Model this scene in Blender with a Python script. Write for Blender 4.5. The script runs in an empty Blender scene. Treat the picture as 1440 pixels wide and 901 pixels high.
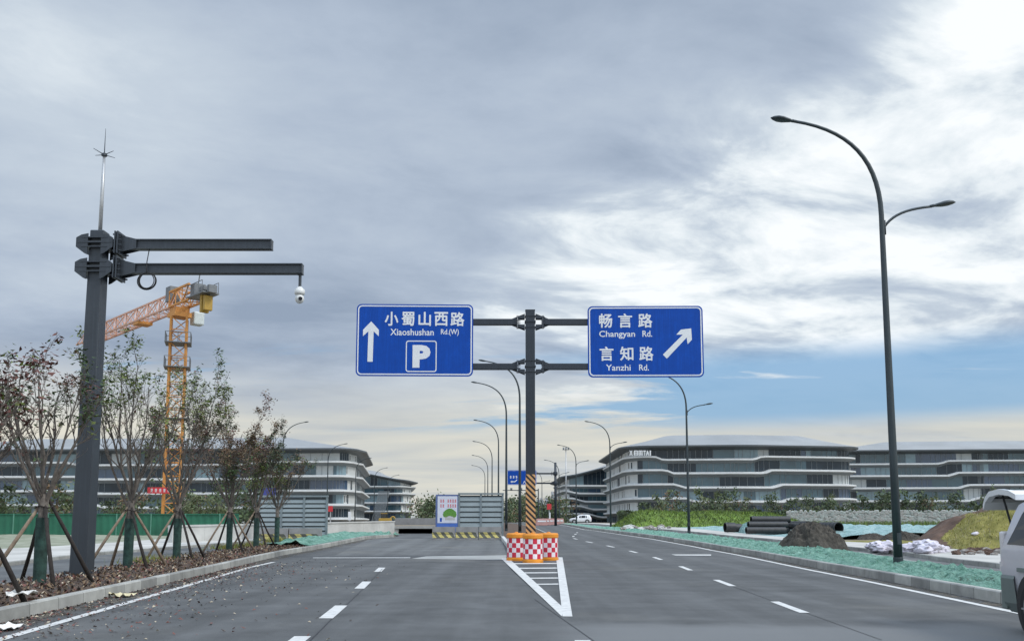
import bpy, bmesh, math, random
from mathutils import Vector, Matrix, noise
R = math.radians
PI = math.pi
scene = bpy.context.scene
col = scene.collection

# ------------------------------------------------------------------ camera
F, CX, PITCH, EYE = 1240.0, 720.0, R(6.5), 1.37
CY = 732.0 - F * math.tan(PITCH)
cam_data = bpy.data.cameras.new('camera')
cam = bpy.data.objects.new('camera', cam_data)
col.objects.link(cam)
cam.location = (0, 0, EYE)
cam.rotation_euler = (R(90) + PITCH, 0, 0)
cam_data.sensor_fit = 'HORIZONTAL'
cam_data.sensor_width = 36
cam_data.lens = F / 1440 * 36
cam_data.shift_y = (CY - 450.5) / 1440
cam_data.clip_end = 8000
scene.camera = cam

# ------------------------------------------------------------------ light and sky
SUN_EL, SUN_AZ = R(48), R(115)          # azimuth clockwise from +Y
sun_data = bpy.data.lights.new('sun', 'SUN')
sun_data.energy = 1.5
sun_data.angle = R(14)
sun_data.color = (1.0, 0.96, 0.9)
sun = bpy.data.objects.new('sun', sun_data)
col.objects.link(sun)
sd = Vector((math.sin(SUN_AZ) * math.cos(SUN_EL), math.cos(SUN_AZ) * math.cos(SUN_EL), math.sin(SUN_EL)))
sun.rotation_euler = sd.to_track_quat('Z', 'Y').to_euler()

world = bpy.data.worlds.new("World")
scene.world = world
world.use_nodes = True
wt = world.node_tree
wt.nodes.clear()
class NT:
    def __init__(s, t): s.t = t
    def new(s, typ, **kw):
        n = s.t.nodes.new(typ)
        for k, v in kw.items(): setattr(n, k, v)
        return n
    def link(s, a, b): s.t.links.new(a, b)
    def put(s, sock, v):
        if hasattr(v, 'default_value') and hasattr(v, 'links'): s.link(v, sock)
        else: sock.default_value = v
    def m(s, op, a, b=0.0, c=None, clamp=False):
        n = s.new('ShaderNodeMath', operation=op, use_clamp=clamp)
        s.put(n.inputs[0], a); s.put(n.inputs[1], b)
        if c is not None: s.put(n.inputs[2], c)
        return n.outputs[0]
    def mix(s, f, a, b, bt='MIX'):
        n = s.new('ShaderNodeMix', data_type='RGBA', blend_type=bt)
        s.put(n.inputs[0], f); s.put(n.inputs[6], a); s.put(n.inputs[7], b)
        return n.outputs[2]
    def sstep(s, v, a, b, lo=0.0, hi=1.0):
        n = s.new('ShaderNodeMapRange', interpolation_type='SMOOTHSTEP')
        s.put(n.inputs[0], v)
        for i, x in enumerate((a, b, lo, hi)): n.inputs[1 + i].default_value = x
        return n.outputs[0]
    def noise(s, vec, scale, detail=4, rough=.5, dist=0, dims='3D'):
        n = s.new('ShaderNodeTexNoise', noise_dimensions=dims)
        if vec is not None: s.link(vec, n.inputs['Vector'])
        n.inputs['Scale'].default_value = scale; n.inputs['Detail'].default_value = detail
        n.inputs['Roughness'].default_value = rough; n.inputs['Distortion'].default_value = dist
        return n.outputs[0]
    def xyz(s, x, y, z):
        n = s.new('ShaderNodeCombineXYZ')
        for i, v in enumerate((x, y, z)): s.put(n.inputs[i], v)
        return n.outputs[0]
    def ramp(s, f, stops, interp='LINEAR'):
        n = s.new('ShaderNodeValToRGB'); n.color_ramp.interpolation = interp
        e = n.color_ramp.elements
        while len(e) < len(stops): e.new(.5)
        for i, (p, c) in enumerate(stops):
            e[i].position = p; e[i].color = (*c, 1)
        s.link(f, n.inputs[0]); return n.outputs[0]
W = NT(wt)
tc = W.new('ShaderNodeTexCoord')
sep = W.new('ShaderNodeSeparateXYZ'); W.link(tc.outputs['Generated'], sep.inputs[0])
dx, dy, dz = sep.outputs
zc = W.m('MAXIMUM', dz, 0.0)
den = W.m('ADD', zc, 0.10)
px_, py_ = W.m('DIVIDE', dx, den), W.m('DIVIDE', dy, den)
pv = W.xyz(px_, py_, 3.7)
n1 = W.noise(pv, 0.55, 3, .5, .2)                       # cloud masses
n2 = W.noise(pv, 1.7, 9, .6, .25)                       # cloud texture
pw = W.xyz(W.m('MULTIPLY', px_, .45), py_, 8.1)
n3 = W.noise(pw, 1.3, 7, .55, .3)
ca, sa = math.cos(R(24)), math.sin(R(24))
pr1 = W.m('ADD', W.m('MULTIPLY', px_, ca), W.m('MULTIPLY', py_, sa)); pr2 = W.m('SUBTRACT', W.m('MULTIPLY', py_, ca), W.m('MULTIPLY', px_, sa))
n5 = W.noise(W.xyz(W.m('MULTIPLY', pr1, .95), W.m('MULTIPLY', pr2, 1.35), 2.2), 2.0, 10, .58, .35)   # drawn-out broken cloud                       # low streaks
lift = W.m('MAXIMUM', W.m('MULTIPLY', W.m('SUBTRACT', dz, .27), 1.12), 0.0)
lift = W.m('ADD', lift, W.m('MULTIPLY', W.m('MAXIMUM', W.m('SUBTRACT', dz, .40), 0.0), 1.6))
side = W.sstep(W.m('ADD', W.m('SUBTRACT', dx, lift), W.m('MULTIPLY', W.m('SUBTRACT', n5, .5), .35)), -.10, .24)
b = W.m('MULTIPLY', W.m('SUBTRACT', n1, .5), 1.25)
b = W.m('ADD', b, W.m('MULTIPLY', W.m('SUBTRACT', n2, .5), W.m('ADD', W.m('MULTIPLY', side, .5), .6)))
b = W.m('ADD', b, W.m('MULTIPLY', W.m('SUBTRACT', n5, .5), W.m('ADD', W.m('MULTIPLY', side, 2.2), .55)))
b = W.m('ADD', b, W.m('MULTIPLY', side, .52))
b = W.m('ADD', b, .26, clamp=True)
cloud = W.ramp(b, [(0.0, (.245, .305, .40)), (.28, (.36, .425, .52)), (.52, (.46, .525, .60)), (.74, (.64, .695, .735)), (1.0, (.79, .82, .84))])
# cream streaks close to the horizon
lowm = W.sstep(dz, .19, .09)
lowc = W.ramp(n3, [(.28, (.40, .425, .44)), (.5, (.52, .53, .50)), (.70, (.63, .61, .53))])
lowf = W.m('MULTIPLY', lowm, W.sstep(n3, .2, .5, .55, 1.0))
cloud = W.mix(lowf, cloud, lowc)
# openings with blue sky
band = W.m('MULTIPLY', W.sstep(dz, .092, .118), W.sstep(dz, .20, .165))
n4 = W.noise(W.xyz(W.m('MULTIPLY', px_, .45), W.m('MULTIPLY', py_, 1.2), 1.3), 1.2, 8, .62, .4)
hole = W.m('MULTIPLY', band, W.sstep(W.m('ADD', n4, W.m('MULTIPLY', W.sstep(dx, -.2, .35), .27)), .54, .65))
sky = W.new('ShaderNodeTexSky', sky_type='NISHITA')
sky.sun_disc = False
sky.sun_elevation = SUN_EL
sky.sun_rotation = SUN_AZ
sky.air_density = 1.3
ten = W.new('ShaderNodeVectorMath', operation='SCALE')
W.link(cloud, ten.inputs[0]); ten.inputs['Scale'].default_value = 10.0
up = W.sstep(dz, .57, .95, 1.0, 2.7)                    # overcast zenith, brightened above the view to put more light on the ground
back = W.sstep(dy, .45, -.5, 1.0, 1.55)  # unseen sky behind the camera brightened as fill for the facades
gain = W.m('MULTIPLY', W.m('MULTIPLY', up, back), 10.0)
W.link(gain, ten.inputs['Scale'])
blue = W.mix(.30, (1.5, 3.4, 5.9, 1), sky.outputs[0])
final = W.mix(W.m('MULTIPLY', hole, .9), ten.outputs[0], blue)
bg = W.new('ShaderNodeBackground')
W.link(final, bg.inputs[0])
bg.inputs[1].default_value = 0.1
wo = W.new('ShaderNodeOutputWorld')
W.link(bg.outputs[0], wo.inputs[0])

scene.view_settings.view_transform = 'Standard'
scene.view_settings.look = 'None'
scene.view_settings.gamma = 1
scene.view_settings.use_curve_mapping = False
scene.view_settings.exposure = 0.3

# ------------------------------------------------------------------ layout: lines of sight onto the ground
def interp(tab, x):
    if x <= tab[0][0]: return tab[0][1]
    for (a, u), (c, v) in zip(tab, tab[1:]):
        if x <= c: return u + (v - u) * (x - a) / (c - a)
    return tab[-1][1]
ZG = [(-200, 0), (25, 0), (40, .07), (55, .24), (80, .45), (104, .6), (141, .75), (180, .82), (250, .85), (9000, .85)]
def zg(y): return interp(ZG, y)
def ray(px, py):
    xc, yc = (px - CX) / F, (CY - py) / F
    return xc, math.cos(PITCH) - yc * math.sin(PITCH), math.sin(PITCH) + yc * math.cos(PITCH)
def G(px, py, dz=0.0):
    x, y, z = ray(px, py)
    lo, hi = 1.0, 3000.0
    for _ in range(60):
        t = (lo + hi) / 2
        if EYE + z * t > zg(y * t) + dz: lo = t
        else: hi = t
    return Vector((x * lo, y * lo, zg(y * lo) + dz))
def D(px, py, d):
    x, y, z = ray(px, py)
    t = d / y
    return Vector((x * t, d, EYE + z * t))
def XG(px, d, dz=0.0):
    return Vector(((px - CX) / F * d, d, zg(d) + dz))

# ------------------------------------------------------------------ materials
M = {}
def mat(name, c, rough=.7, metal=0.0, var=.12, scale=4.0, bump=0.0, bscale=None, c2=None, spec=.5, coat=0.0, detail=5):
    m = bpy.data.materials.new(name); m.use_nodes = True
    t = NT(m.node_tree); bs = m.node_tree.nodes['Principled BSDF']
    co = t.new('ShaderNodeTexCoord').outputs['Object']
    n = t.noise(co, scale, detail, .6)
    a = tuple(max(0, x * (1 - var)) for x in c); d = c2 if c2 else tuple(min(1, x * (1 + var)) for x in c)
    colr = t.ramp(n, [(.3, a), (.7, d)])
    t.link(colr, bs.inputs['Base Color'])
    bs.inputs['Roughness'].default_value = rough; bs.inputs['Metallic'].default_value = metal
    bs.inputs['Specular IOR Level'].default_value = spec
    bs.inputs['Coat Weight'].default_value = coat
    if bump:
        bn = t.noise(co, bscale or scale * 4, 4, .6)
        bu = t.new('ShaderNodeBump'); bu.inputs['Strength'].default_value = bump; bu.inputs['Distance'].default_value = .02
        t.link(bn, bu.inputs['Height']); t.link(bu.outputs[0], bs.inputs['Normal'])
    M[name] = m
    return m

def asphalt(name, base, dusty):
    m = bpy.data.materials.new(name); m.use_nodes = True
    t = NT(m.node_tree); bs = m.node_tree.nodes['Principled BSDF']
    co = t.new('ShaderNodeTexCoord').outputs['Object']
    sp = t.new('ShaderNodeSeparateXYZ'); t.link(co, sp.inputs[0])
    fine = t.noise(co, 60, 3, .7)
    mid = t.noise(co, 1.1, 6, .6, .4)
    streak = t.noise(t.xyz(t.m('MULTIPLY', sp.outputs[0], 1.6), t.m('MULTIPLY', sp.outputs[1], .05), 0.0), 1.0, 5, .6)
    cross = t.noise(t.xyz(t.m('MULTIPLY', sp.outputs[0], .06), t.m('MULTIPLY', sp.outputs[1], .7), 4.0), 1.0, 4, .6)
    v = t.m('ADD', t.m('MULTIPLY', t.m('SUBTRACT', mid, .5), 1.0), t.m('MULTIPLY', t.m('SUBTRACT', streak, .5), .9))
    v = t.m('ADD', v, t.m('MULTIPLY', t.m('SUBTRACT', cross, .5), .7))
    v = t.m('ADD', v, t.m('MULTIPLY', t.m('SUBTRACT', fine, .5), .9))
    trk = t.m('COSINE', t.m('MULTIPLY', t.m('SUBTRACT', sp.outputs[0], 2.3), 2 * PI / 1.75))
    v = t.m('ADD', v, t.m('MULTIPLY', trk, -.075))
    oil = t.sstep(t.noise(co, 2.3, 3, .5, .8), .70, .76)
    v = t.m('ADD', v, t.m('MULTIPLY', oil, -.22))
    v = t.m('ADD', v, .5, clamp=True)
    c = t.ramp(v, [(.15, tuple(x * .68 for x in base)), (.5, base), (.9, tuple(x * 1.45 for x in base))])
    # older, paler surfacing on the near side of the junction
    edge = t.noise(co, .35, 4, .6)
    yy = t.m('ADD', sp.outputs[1], t.m('MULTIPLY', t.m('SUBTRACT', edge, .5), 2.2))
    old = t.m('MULTIPLY', t.sstep(yy, 12.4, 11.4), t.sstep(sp.outputs[0], -.2, 1.4))
    c = t.mix(t.m('MULTIPLY', old, .8), c, (*[x * 1.9 for x in base], 1))
    dm = t.m('MULTIPLY', t.sstep(t.noise(co, .22, 6, .65), .52, .72), dusty)
    c = t.mix(dm, c, (.19, .185, .165, 1))
    t.link(c, bs.inputs['Base Color'])
    bs.inputs['Roughness'].default_value = .82
    bs.inputs['Specular IOR Level'].default_value = .35
    bu = t.new('ShaderNodeBump'); bu.inputs['Strength'].default_value = .35; bu.inputs['Distance'].default_value = .01
    t.link(fine, bu.inputs['Height']); t.link(bu.outputs[0], bs.inputs['Normal'])
    M[name] = m
asphalt('asphalt', (.084, .087, .088), .3)
asphalt('asphalt_worn', (.112, .116, .116), .55)

def paint_mat():
    m = bpy.data.materials.new('road_paint'); m.use_nodes = True
    t = NT(m.node_tree); bs = m.node_tree.nodes['Principled BSDF']
    co = t.new('ShaderNodeTexCoord').outputs['Object']
    c = t.ramp(t.noise(co, 6, 9, .75), [(.28, (.20, .20, .20)), (.37, (.46, .46, .45)), (.55, (.60, .60, .58)), (.8, (.68, .68, .66))])
    t.link(c, bs.inputs['Base Color']); bs.inputs['Roughness'].default_value = .65
    M['road_paint'] = m
paint_mat()
mat('dirt', (.20, .165, .12), .95, var=.35, scale=.25, bump=.5, bscale=3)
mat('soil', (.085, .055, .038), .95, var=.5, scale=5, bump=.8, bscale=18)
def kerb_mat():
    m = mat('kerb_stone', (.33, .33, .31), .85, var=.24, scale=2.2, bump=.25)
    t = NT(m.node_tree); bs = m.node_tree.nodes['Principled BSDF']
    src = bs.inputs['Base Color'].links[0].from_socket
    sp = t.new('ShaderNodeSeparateXYZ'); t.link(t.new('ShaderNodeTexCoord').outputs['Object'], sp.inputs[0])
    wn = t.new('ShaderNodeTexWhiteNoise', noise_dimensions='1D'); t.link(t.m('FLOOR', sp.outputs[1]), wn.inputs['W'])
    c = t.mix(1.0, src, t.ramp(wn.outputs[0], [(0, (.72, .72, .72)), (1, (1.18, 1.18, 1.16))]), 'MULTIPLY')
    fr = t.m('FRACT', sp.outputs[1])
    c = t.mix(t.m('MULTIPLY', t.m('LESS_THAN', fr, .016), .8), c, (.06, .06, .055, 1))
    t.link(c, bs.inputs['Base Color'])
kerb_mat()
mat('concrete', (.36, .36, .34), .85, var=.2, scale=1.2, bump=.2)
mat('concrete_white', (.50, .50, .48), .85, var=.16, scale=.8, bump=.15)
mat('concrete_dark', (.24, .235, .23), .9, var=.25, scale=1.0, bump=.3)
mat('slab', (.44, .43, .40), .9, var=.22, scale=.5, bump=.2)
def streaked(name, c, rough, metal, spec=.5):
    m = bpy.data.materials.new(name); m.use_nodes = True
    t = NT(m.node_tree); bs = m.node_tree.nodes['Principled BSDF']
    sp = t.new('ShaderNodeSeparateXYZ'); t.link(t.new('ShaderNodeTexCoord').outputs['Object'], sp.inputs[0])
    s = t.noise(t.xyz(t.m('MULTIPLY', sp.outputs[0], 22), t.m('MULTIPLY', sp.outputs[1], 22), t.m('MULTIPLY', sp.outputs[2], .8)), 1.0, 5, .65)
    g_ = t.noise(t.xyz(sp.outputs[0], sp.outputs[1], sp.outputs[2]), 3.0, 5, .6)
    v = t.m('ADD', t.m('MULTIPLY', s, .65), t.m('MULTIPLY', g_, .35))
    dust = tuple(x * .55 + .10 for x in c)
    t.link(t.ramp(v, [(.3, tuple(x * .8 for x in c)), (.52, c), (.66, tuple(x * 1.25 for x in c)), (.8, dust)]), bs.inputs['Base Color'])
    bs.inputs['Metallic'].default_value = metal; bs.inputs['Specular IOR Level'].default_value = spec
    t.link(t.m('ADD', t.m('MULTIPLY', v, .3), rough - .15), bs.inputs['Roughness'])
    M[name] = m
streaked('dark_steel', (.030, .038, .050), .42, .25)
streaked('pole_grey', (.044, .053, .064), .45, .3)
streaked('lamp_steel', (.040, .053, .060), .48, .3)
mat('galv', (.45, .46, .47), .45, .6, var=.12, scale=3)
mat('black_rubber', (.012, .012, .013), .8, var=.3, scale=8)
streaked('sign_blue', (.003, .062, .36), .45, 0, .2)
mat('sign_white', (.72, .74, .76), .5, var=.05, scale=3)
mat('sign_back', (.35, .36, .37), .5, .5)
mat('orange', (.74, .27, .02), .45, var=.12, scale=4, coat=.15)
mat('barrel_red', (.55, .02, .05), .45, var=.18, scale=6)
mat('barrel_white', (.78, .72, .74), .5, var=.1, scale=6)
mat('hazard_black', (.016, .016, .018), .55)
mat('hazard_amber', (.62, .34, .14), .55, var=.1)
mat('hazard_dirty_yellow', (.42, .36, .12), .8, var=.3, scale=4)
mat('hazard_dirty_black', (.075, .078, .06), .85, var=.3, scale=4)
mat('louvre', (.27, .315, .325), .5, .25, var=.1, scale=1)
mat('louvre_frame', (.21, .25, .265), .5, .25, var=.1)
mat('poster_white', (.62, .64, .72), .5, var=.06)
mat('poster_blue', (.07, .16, .5), .5)
mat('poster_red', (.6, .05, .06), .5)
mat('poster_green', (.10, .26, .04), .6, var=.4, scale=25)
mat('poster_brown', (.35, .28, .15), .6)
def net_mat(name, c, c2, hole, sc=1.0):
    m = bpy.data.materials.new(name); m.use_nodes = True
    t = NT(m.node_tree); bs = m.node_tree.nodes['Principled BSDF']
    co = t.new('ShaderNodeTexCoord').outputs['Object']
    a = t.noise(co, 3.2 * sc, 8, .68, .8); b = t.noise(co, .7 * sc, 4, .6); k = t.noise(co, 9 * sc, 6, .7, 1.5)
    col_ = t.ramp(a, [(.32, c), (.5, tuple((x + y) / 2 for x, y in zip(c, c2))), (.68, c2)])
    dk = t.sstep(t.m('ADD', t.m('MULTIPLY', k, .7), t.m('MULTIPLY', b, .5)), .66, .76)
    col_ = t.mix(t.m('MULTIPLY', dk, .85), col_, (*hole, 1))
    t.link(col_, bs.inputs['Base Color']); bs.inputs['Roughness'].default_value = .85
    rid = t.m('ABSOLUTE', t.m('SUBTRACT', a, .5))
    hgt = t.m('ADD', t.m('MULTIPLY', rid, -2.2), k)
    bu = t.new('ShaderNodeBump'); bu.inputs['Strength'].default_value = 1.0; bu.inputs['Distance'].default_value = .12
    t.link(hgt, bu.inputs['Height']); t.link(bu.outputs[0], bs.inputs['Normal'])
    M[name] = m
net_mat('net_green', (.055, .21, .15), (.32, .55, .45), (.04, .06, .04))
net_mat('net_blue', (.17, .33, .33), (.40, .54, .54), (.10, .14, .12), .5)
mat('net_black', (.055, .049, .040), .95, var=.55, scale=6, bump=1.0, bscale=14)
mat('grass_dry', (.21, .20, .035), .95, var=.5, scale=2.2, bump=1.0, bscale=16, c2=(.28, .25, .07))
mat('grass_green', (.125, .195, .036), .95, var=.45, scale=.7)
mat('grass_lime', (.19, .25, .05), .95, var=.3, scale=1.2)
mat('red_earth', (.10, .062, .045), .95, var=.4, scale=1.5, bump=.8, bscale=8)
mat('bark', (.125, .108, .093), .9, var=.35, scale=14, bump=.5, bscale=40)
mat('twig', (.075, .055, .05), .9, var=.3, scale=10)
mat('wrap_green', (.022, .055, .045), .85, var=.6, scale=7, bump=.5)
mat('stake_dark', (.028, .023, .02), .9, var=.4, scale=10)
mat('stake_tan', (.21, .16, .115), .9, var=.35, scale=10)
mat('leaf_green', (.055, .10, .028), .7, var=.35, scale=3)
mat('leaf_olive', (.14, .18, .035), .7, var=.3, scale=3)
mat('leaf_dark', (.045, .06, .03), .7, var=.3, scale=3)
mat('leaf_maroon', (.12, .045, .035), .7, var=.35, scale=3)
mat('leaf_brown', (.18, .12, .07), .8, var=.3, scale=3)
mat('litter_red', (.15, .062, .05), .85, var=.3, scale=30)
mat('litter_pale', (.42, .36, .27), .85, var=.3, scale=30)
mat('litter_dark', (.055, .045, .04), .85, var=.3, scale=30)
mat('far_leaf', (.08, .115, .05), .8, var=.35, scale=.4)
mat('far_leaf_dark', (.055, .08, .042), .8, var=.3, scale=.4)
mat('far_leaf_pale', (.14, .165, .08), .8, var=.3, scale=.4)
mat('crane_orange', (.56, .25, .06), .55, var=.15, scale=2)
mat('crane_pink', (.62, .36, .26), .6, var=.15, scale=2)
mat('crane_yellow', (.40, .25, .04), .5, var=.1)
mat('grey_metal', (.17, .18, .19), .5, .3)
mat('cab_white', (.55, .60, .60), .4)
mat('fence_green', (.018, .13, .075), .6, var=.25, scale=.6)
mat('pipe_black', (.028, .030, .032), .5, var=.25, scale=3)
mat('pipe_inner', (.006, .006, .006), .8)
mat('sack_white', (.60, .57, .64), .75, var=.2, scale=3, bump=.4)
mat('stone_grey', (.25, .23, .21), .9, var=.3, scale=3, bump=.4)
mat('white_wall', (.36, .40, .38), .85, var=.3, scale=.9, bump=.3)
mat('red_cloth', (.55, .035, .045), .7)
mat('pink_barrier', (.48, .27, .25), .8)
mat('blue_cloth', (.05, .06, .24), .7)
# buildings
mat('fascia', (.62, .64, .64), .5, var=.07, scale=.3)
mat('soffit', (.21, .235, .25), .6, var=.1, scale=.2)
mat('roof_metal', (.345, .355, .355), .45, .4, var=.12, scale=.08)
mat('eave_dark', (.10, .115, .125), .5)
mat('panel_white', (.52, .54, .53), .6, var=.08, scale=.4)
mat('glass_dark', (.022, .036, .050), .25, spec=.4, var=.3, scale=.15)
mat('glass_mid', (.055, .11, .14), .15, spec=.6, var=.3, scale=.15)
mat('glass_pale', (.21, .30, .34), .25, spec=.5, var=.2, scale=.15)
mat('glass_blue', (.05, .085, .14), .12, spec=.6, var=.2, scale=.15)
mat('blind', (.45, .48, .48), .6, var=.1)
mat('mullion', (.22, .245, .26), .5, .3)
mat('stone_band', (.14, .15, .155), .7, var=.2, scale=.3)
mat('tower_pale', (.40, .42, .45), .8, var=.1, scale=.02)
# vehicles
mat('van_silver', (.60, .60, .64), .32, .35, var=.03, coat=.5)
mat('van_clad', (.15, .185, .175), .45, .1, var=.06, coat=.2)
mat('car_white', (.74, .75, .76), .3, 0, var=.02, coat=.6)
mat('car_glass', (.012, .015, .018), .08, spec=.7)
mat('tyre', (.014, .014, .015), .85, var=.2)
mat('rim', (.42, .43, .44), .35, .7)
mat('lamp_clear', (.62, .60, .60), .2, coat=.4)
mat('lamp_red', (.45, .02, .02), .25, coat=.4)
mat('lens_dark', (.02, .02, .025), .1)
mat('cctv_white', (.68, .69, .68), .4)

# ------------------------------------------------------------------ mesh building helpers
class MB:
    def __init__(s): s.v, s.f, s.mi = [], [], []
    def add(s, verts, faces, mi=0):
        o = len(s.v)
        s.v += [tuple(p) for p in verts]
        for k, f in enumerate(faces):
            s.f.append(tuple(o + i for i in f))
            s.mi.append(mi[k] if isinstance(mi, (list, tuple)) else mi)
    def quad(s, a, b, c, d, mi=0): s.add([a, b, c, d], [(0, 1, 2, 3)], mi)
    def box(s, c, sz, rz=0.0, mi=0, rx=0.0, ry=0.0):
        hx, hy, hz = sz[0] / 2, sz[1] / 2, sz[2] / 2
        rot = Matrix.Rotation(rz, 3, 'Z') @ Matrix.Rotation(ry, 3, 'Y') @ Matrix.Rotation(rx, 3, 'X')
        vs = [rot @ Vector((x * hx, y * hy, z * hz)) + Vector(c) for x in (-1, 1) for y in (-1, 1) for z in (-1, 1)]
        s.add(vs, [(0, 1, 3, 2), (4, 6, 7, 5), (0, 4, 5, 1), (2, 3, 7, 6), (0, 2, 6, 4), (1, 5, 7, 3)], mi)
    def bar(s, a, b, w, h=None, mi=0):
        a, b = Vector(a), Vector(b); d = b - a; L = d.length
        if L < 1e-6: return
        d /= L; h = h or w
        up = Vector((0, 0, 1)) if abs(d.z) < .95 else Vector((0, 1, 0))
        x = d.cross(up).normalized(); y = x.cross(d)
        vs = []
        for p in (a, b):
            for i, j in ((-1, -1), (1, -1), (1, 1), (-1, 1)): vs.append(p + x * (i * w / 2) + y * (j * h / 2))
        s.add(vs, [(3, 2, 1, 0), (4, 5, 6, 7), (0, 1, 5, 4), (1, 2, 6, 5), (2, 3, 7, 6), (3, 0, 4, 7)], mi)
    def tube(s, pts, r, n=8, mi=0, caps=True):
        pts = [Vector(p) for p in pts]
        rs = r if isinstance(r, (list, tuple)) else [r] * len(pts)
        d0 = (pts[1] - pts[0]).normalized()
        x = d0.cross(Vector((0, 0, 1)) if abs(d0.z) < .9 else Vector((0, 1, 0))).normalized()
        vs = []
        for i, p in enumerate(pts):
            d = (pts[min(i + 1, len(pts) - 1)] - pts[max(i - 1, 0)]).normalized()
            x = (x - d * x.dot(d)).normalized(); y = d.cross(x)
            for k in range(n):
                a = 2 * PI * k / n
                vs.append(p + (x * math.cos(a) + y * math.sin(a)) * rs[i])
        fs = [(i * n + k, i * n + (k + 1) % n, (i + 1) * n + (k + 1) % n, (i + 1) * n + k) for i in range(len(pts) - 1) for k in range(n)]
        if caps:
            fs.append(tuple(reversed(range(n)))); fs.append(tuple(range((len(pts) - 1) * n, len(pts) * n)))
        s.add(vs, fs, mi)
    def lathe(s, prof, n=20, c=(0, 0, 0), mi=0, caps=True):
        vs = [(c[0] + r * math.cos(2 * PI * k / n), c[1] + r * math.sin(2 * PI * k / n), c[2] + z) for r, z in prof for k in range(n)]
        fs = [(i * n + k, i * n + (k + 1) % n, (i + 1) * n + (k + 1) % n, (i + 1) * n + k) for i in range(len(prof) - 1) for k in range(n)]
        if caps:
            fs.append(tuple(reversed(range(n)))); fs.append(tuple(range((len(prof) - 1) * n, len(prof) * n)))
        s.add(vs, fs, mi)
    def ell(s, c, r, n=12, m=8, mi=0, jit=0.0, rng=None):
        vs, fs = [], []
        for i in range(m + 1):
            t = PI * i / m
            for k in range(n):
                a = 2 * PI * k / n
                v = Vector((math.sin(t) * math.cos(a), math.sin(t) * math.sin(a), math.cos(t)))
                q = 1 + (jit * noise.noise(v * 2.1 + Vector(c) * 3.3) if jit else 0)
                vs.append((c[0] + r[0] * v.x * q, c[1] + r[1] * v.y * q, c[2] + r[2] * v.z * q))
        for i in range(m):
            for k in range(n): fs.append((i * n + k, (i + 1) * n + k, (i + 1) * n + (k + 1) % n, i * n + (k + 1) % n))
        s.add(vs, fs, mi)
    def extrude_y(s, poly, y0, y1, mi=0):           # poly of (x, z), counter-clockwise seen from -Y
        n = len(poly)
        vs = [(x, y0, z) for x, z in poly] + [(x, y1, z) for x, z in poly]
        fs = [tuple(range(n)), tuple(reversed(range(n, 2 * n)))] + [(i, n + i, n + (i + 1) % n, (i + 1) % n) for i in range(n)]
        s.add(vs, fs, mi)
    def flat(s, poly, y, mi=0):
        s.add([(x, y, z) for x, z in poly], [tuple(range(len(poly)))], mi)
    def build(s, name, mats, parent=None, smooth=False, loc=None):
        me = bpy.data.meshes.new(name)
        me.from_pydata(s.v, [], s.f)
        mats = mats if isinstance(mats, (list, tuple)) else [mats]
        for m in mats: me.materials.append(M[m] if isinstance(m, str) else m)
        me.polygons.foreach_set('material_index', s.mi)
        if smooth: me.polygons.foreach_set('use_smooth', [True] * len(s.f))
        me.update()
        o = bpy.data.objects.new(name, me)
        col.objects.link(o)
        if parent: o.parent = parent
        if loc is not None: o.location = loc
        return o

def tag(o, label=None, cat=None, group=None, kind=None):
    if label: o['label'] = label
    if cat: o['category'] = cat
    if group: o['group'] = group
    if kind: o['kind'] = kind
    return o
def thing(name, label, cat, loc=(0, 0, 0), rz=0.0, group=None, scale=None):
    o = bpy.data.objects.new(name, None); col.objects.link(o)
    o.location = loc; o.rotation_euler = (0, 0, rz); o.empty_display_size = .2
    if scale: o.scale = (scale, scale, scale)
    return tag(o, label, cat, group)
KIDS = {}
def dup(root, loc, rz=0.0, label=None, group=None, scale=None):
    def cp(o, parent):
        c = o.copy(); col.objects.link(c)
        if parent: c.parent = parent
        for ch in o.children: cp(ch, c)
        return c
    r = cp(root, None)
    r.location = loc; r.rotation_euler = (0, 0, rz)
    if scale: r.scale = (scale, scale, scale) if not isinstance(scale, tuple) else scale
    if label: r['label'] = label
    if group: r['group'] = group
    return r
def structure(o): o['kind'] = 'structure'; return o

def bevel(o, w=.02, seg=2):
    md = o.modifiers.new('bevel', 'BEVEL'); md.width = w; md.segments = seg; md.limit_method = 'ANGLE'
    return o

# polylines on the ground
def gl(pix, dz=0.0):
    return [G(x, y, dz) for x, y in pix]
def resample(pts, ys):
    tab = sorted((p.y, p.x) for p in pts)
    def f(y):
        if y < tab[0][0]:
            (a, u), (b, v) = tab[0], tab[1]; return u + (v - u) * (y - a) / (b - a)
        if y > tab[-1][0]:
            (a, u), (b, v) = tab[-2], tab[-1]; return v + (v - u) * (y - b) / (b - a)
        return interp(tab, y)
    return [f(y) for y in ys]
def yrange(a, b, n=0, step=None):
    k = n or max(1, int(round((b - a) / step)))
    return [a + (b - a) * i / k for i in range(k + 1)]
def strip(fa, fb, ys, dz, cols=1, disp=0.0, seed=0, mi=0, fr=1.4, edge0=False):
    """sheet between x=fa(y) and x=fb(y) following the ground"""
    mb = MB(); vs = []
    for y in ys:
        a, b = fa(y), fb(y)
        for c in range(cols + 1):
            u = c / cols; x = a + (b - a) * u; z = zg(y) + dz
            if disp:
                w = min(1, 4 * u, 4 * (1 - u)) if not edge0 else 1
                p = Vector((x * fr, y * fr, seed))
                z += disp * w * (noise.noise(p) + .6 * noise.noise(p * 2.7) + .45 * noise.noise(p * 6.1) + .5)
            vs.append((x, y, z))
    fs = [(j * (cols + 1) + c, j * (cols + 1) + c + 1, (j + 1) * (cols + 1) + c + 1, (j + 1) * (cols + 1) + c) for j in range(len(ys) - 1) for c in range(cols)]
    mb.add(vs, fs, mi)
    return mb
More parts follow.
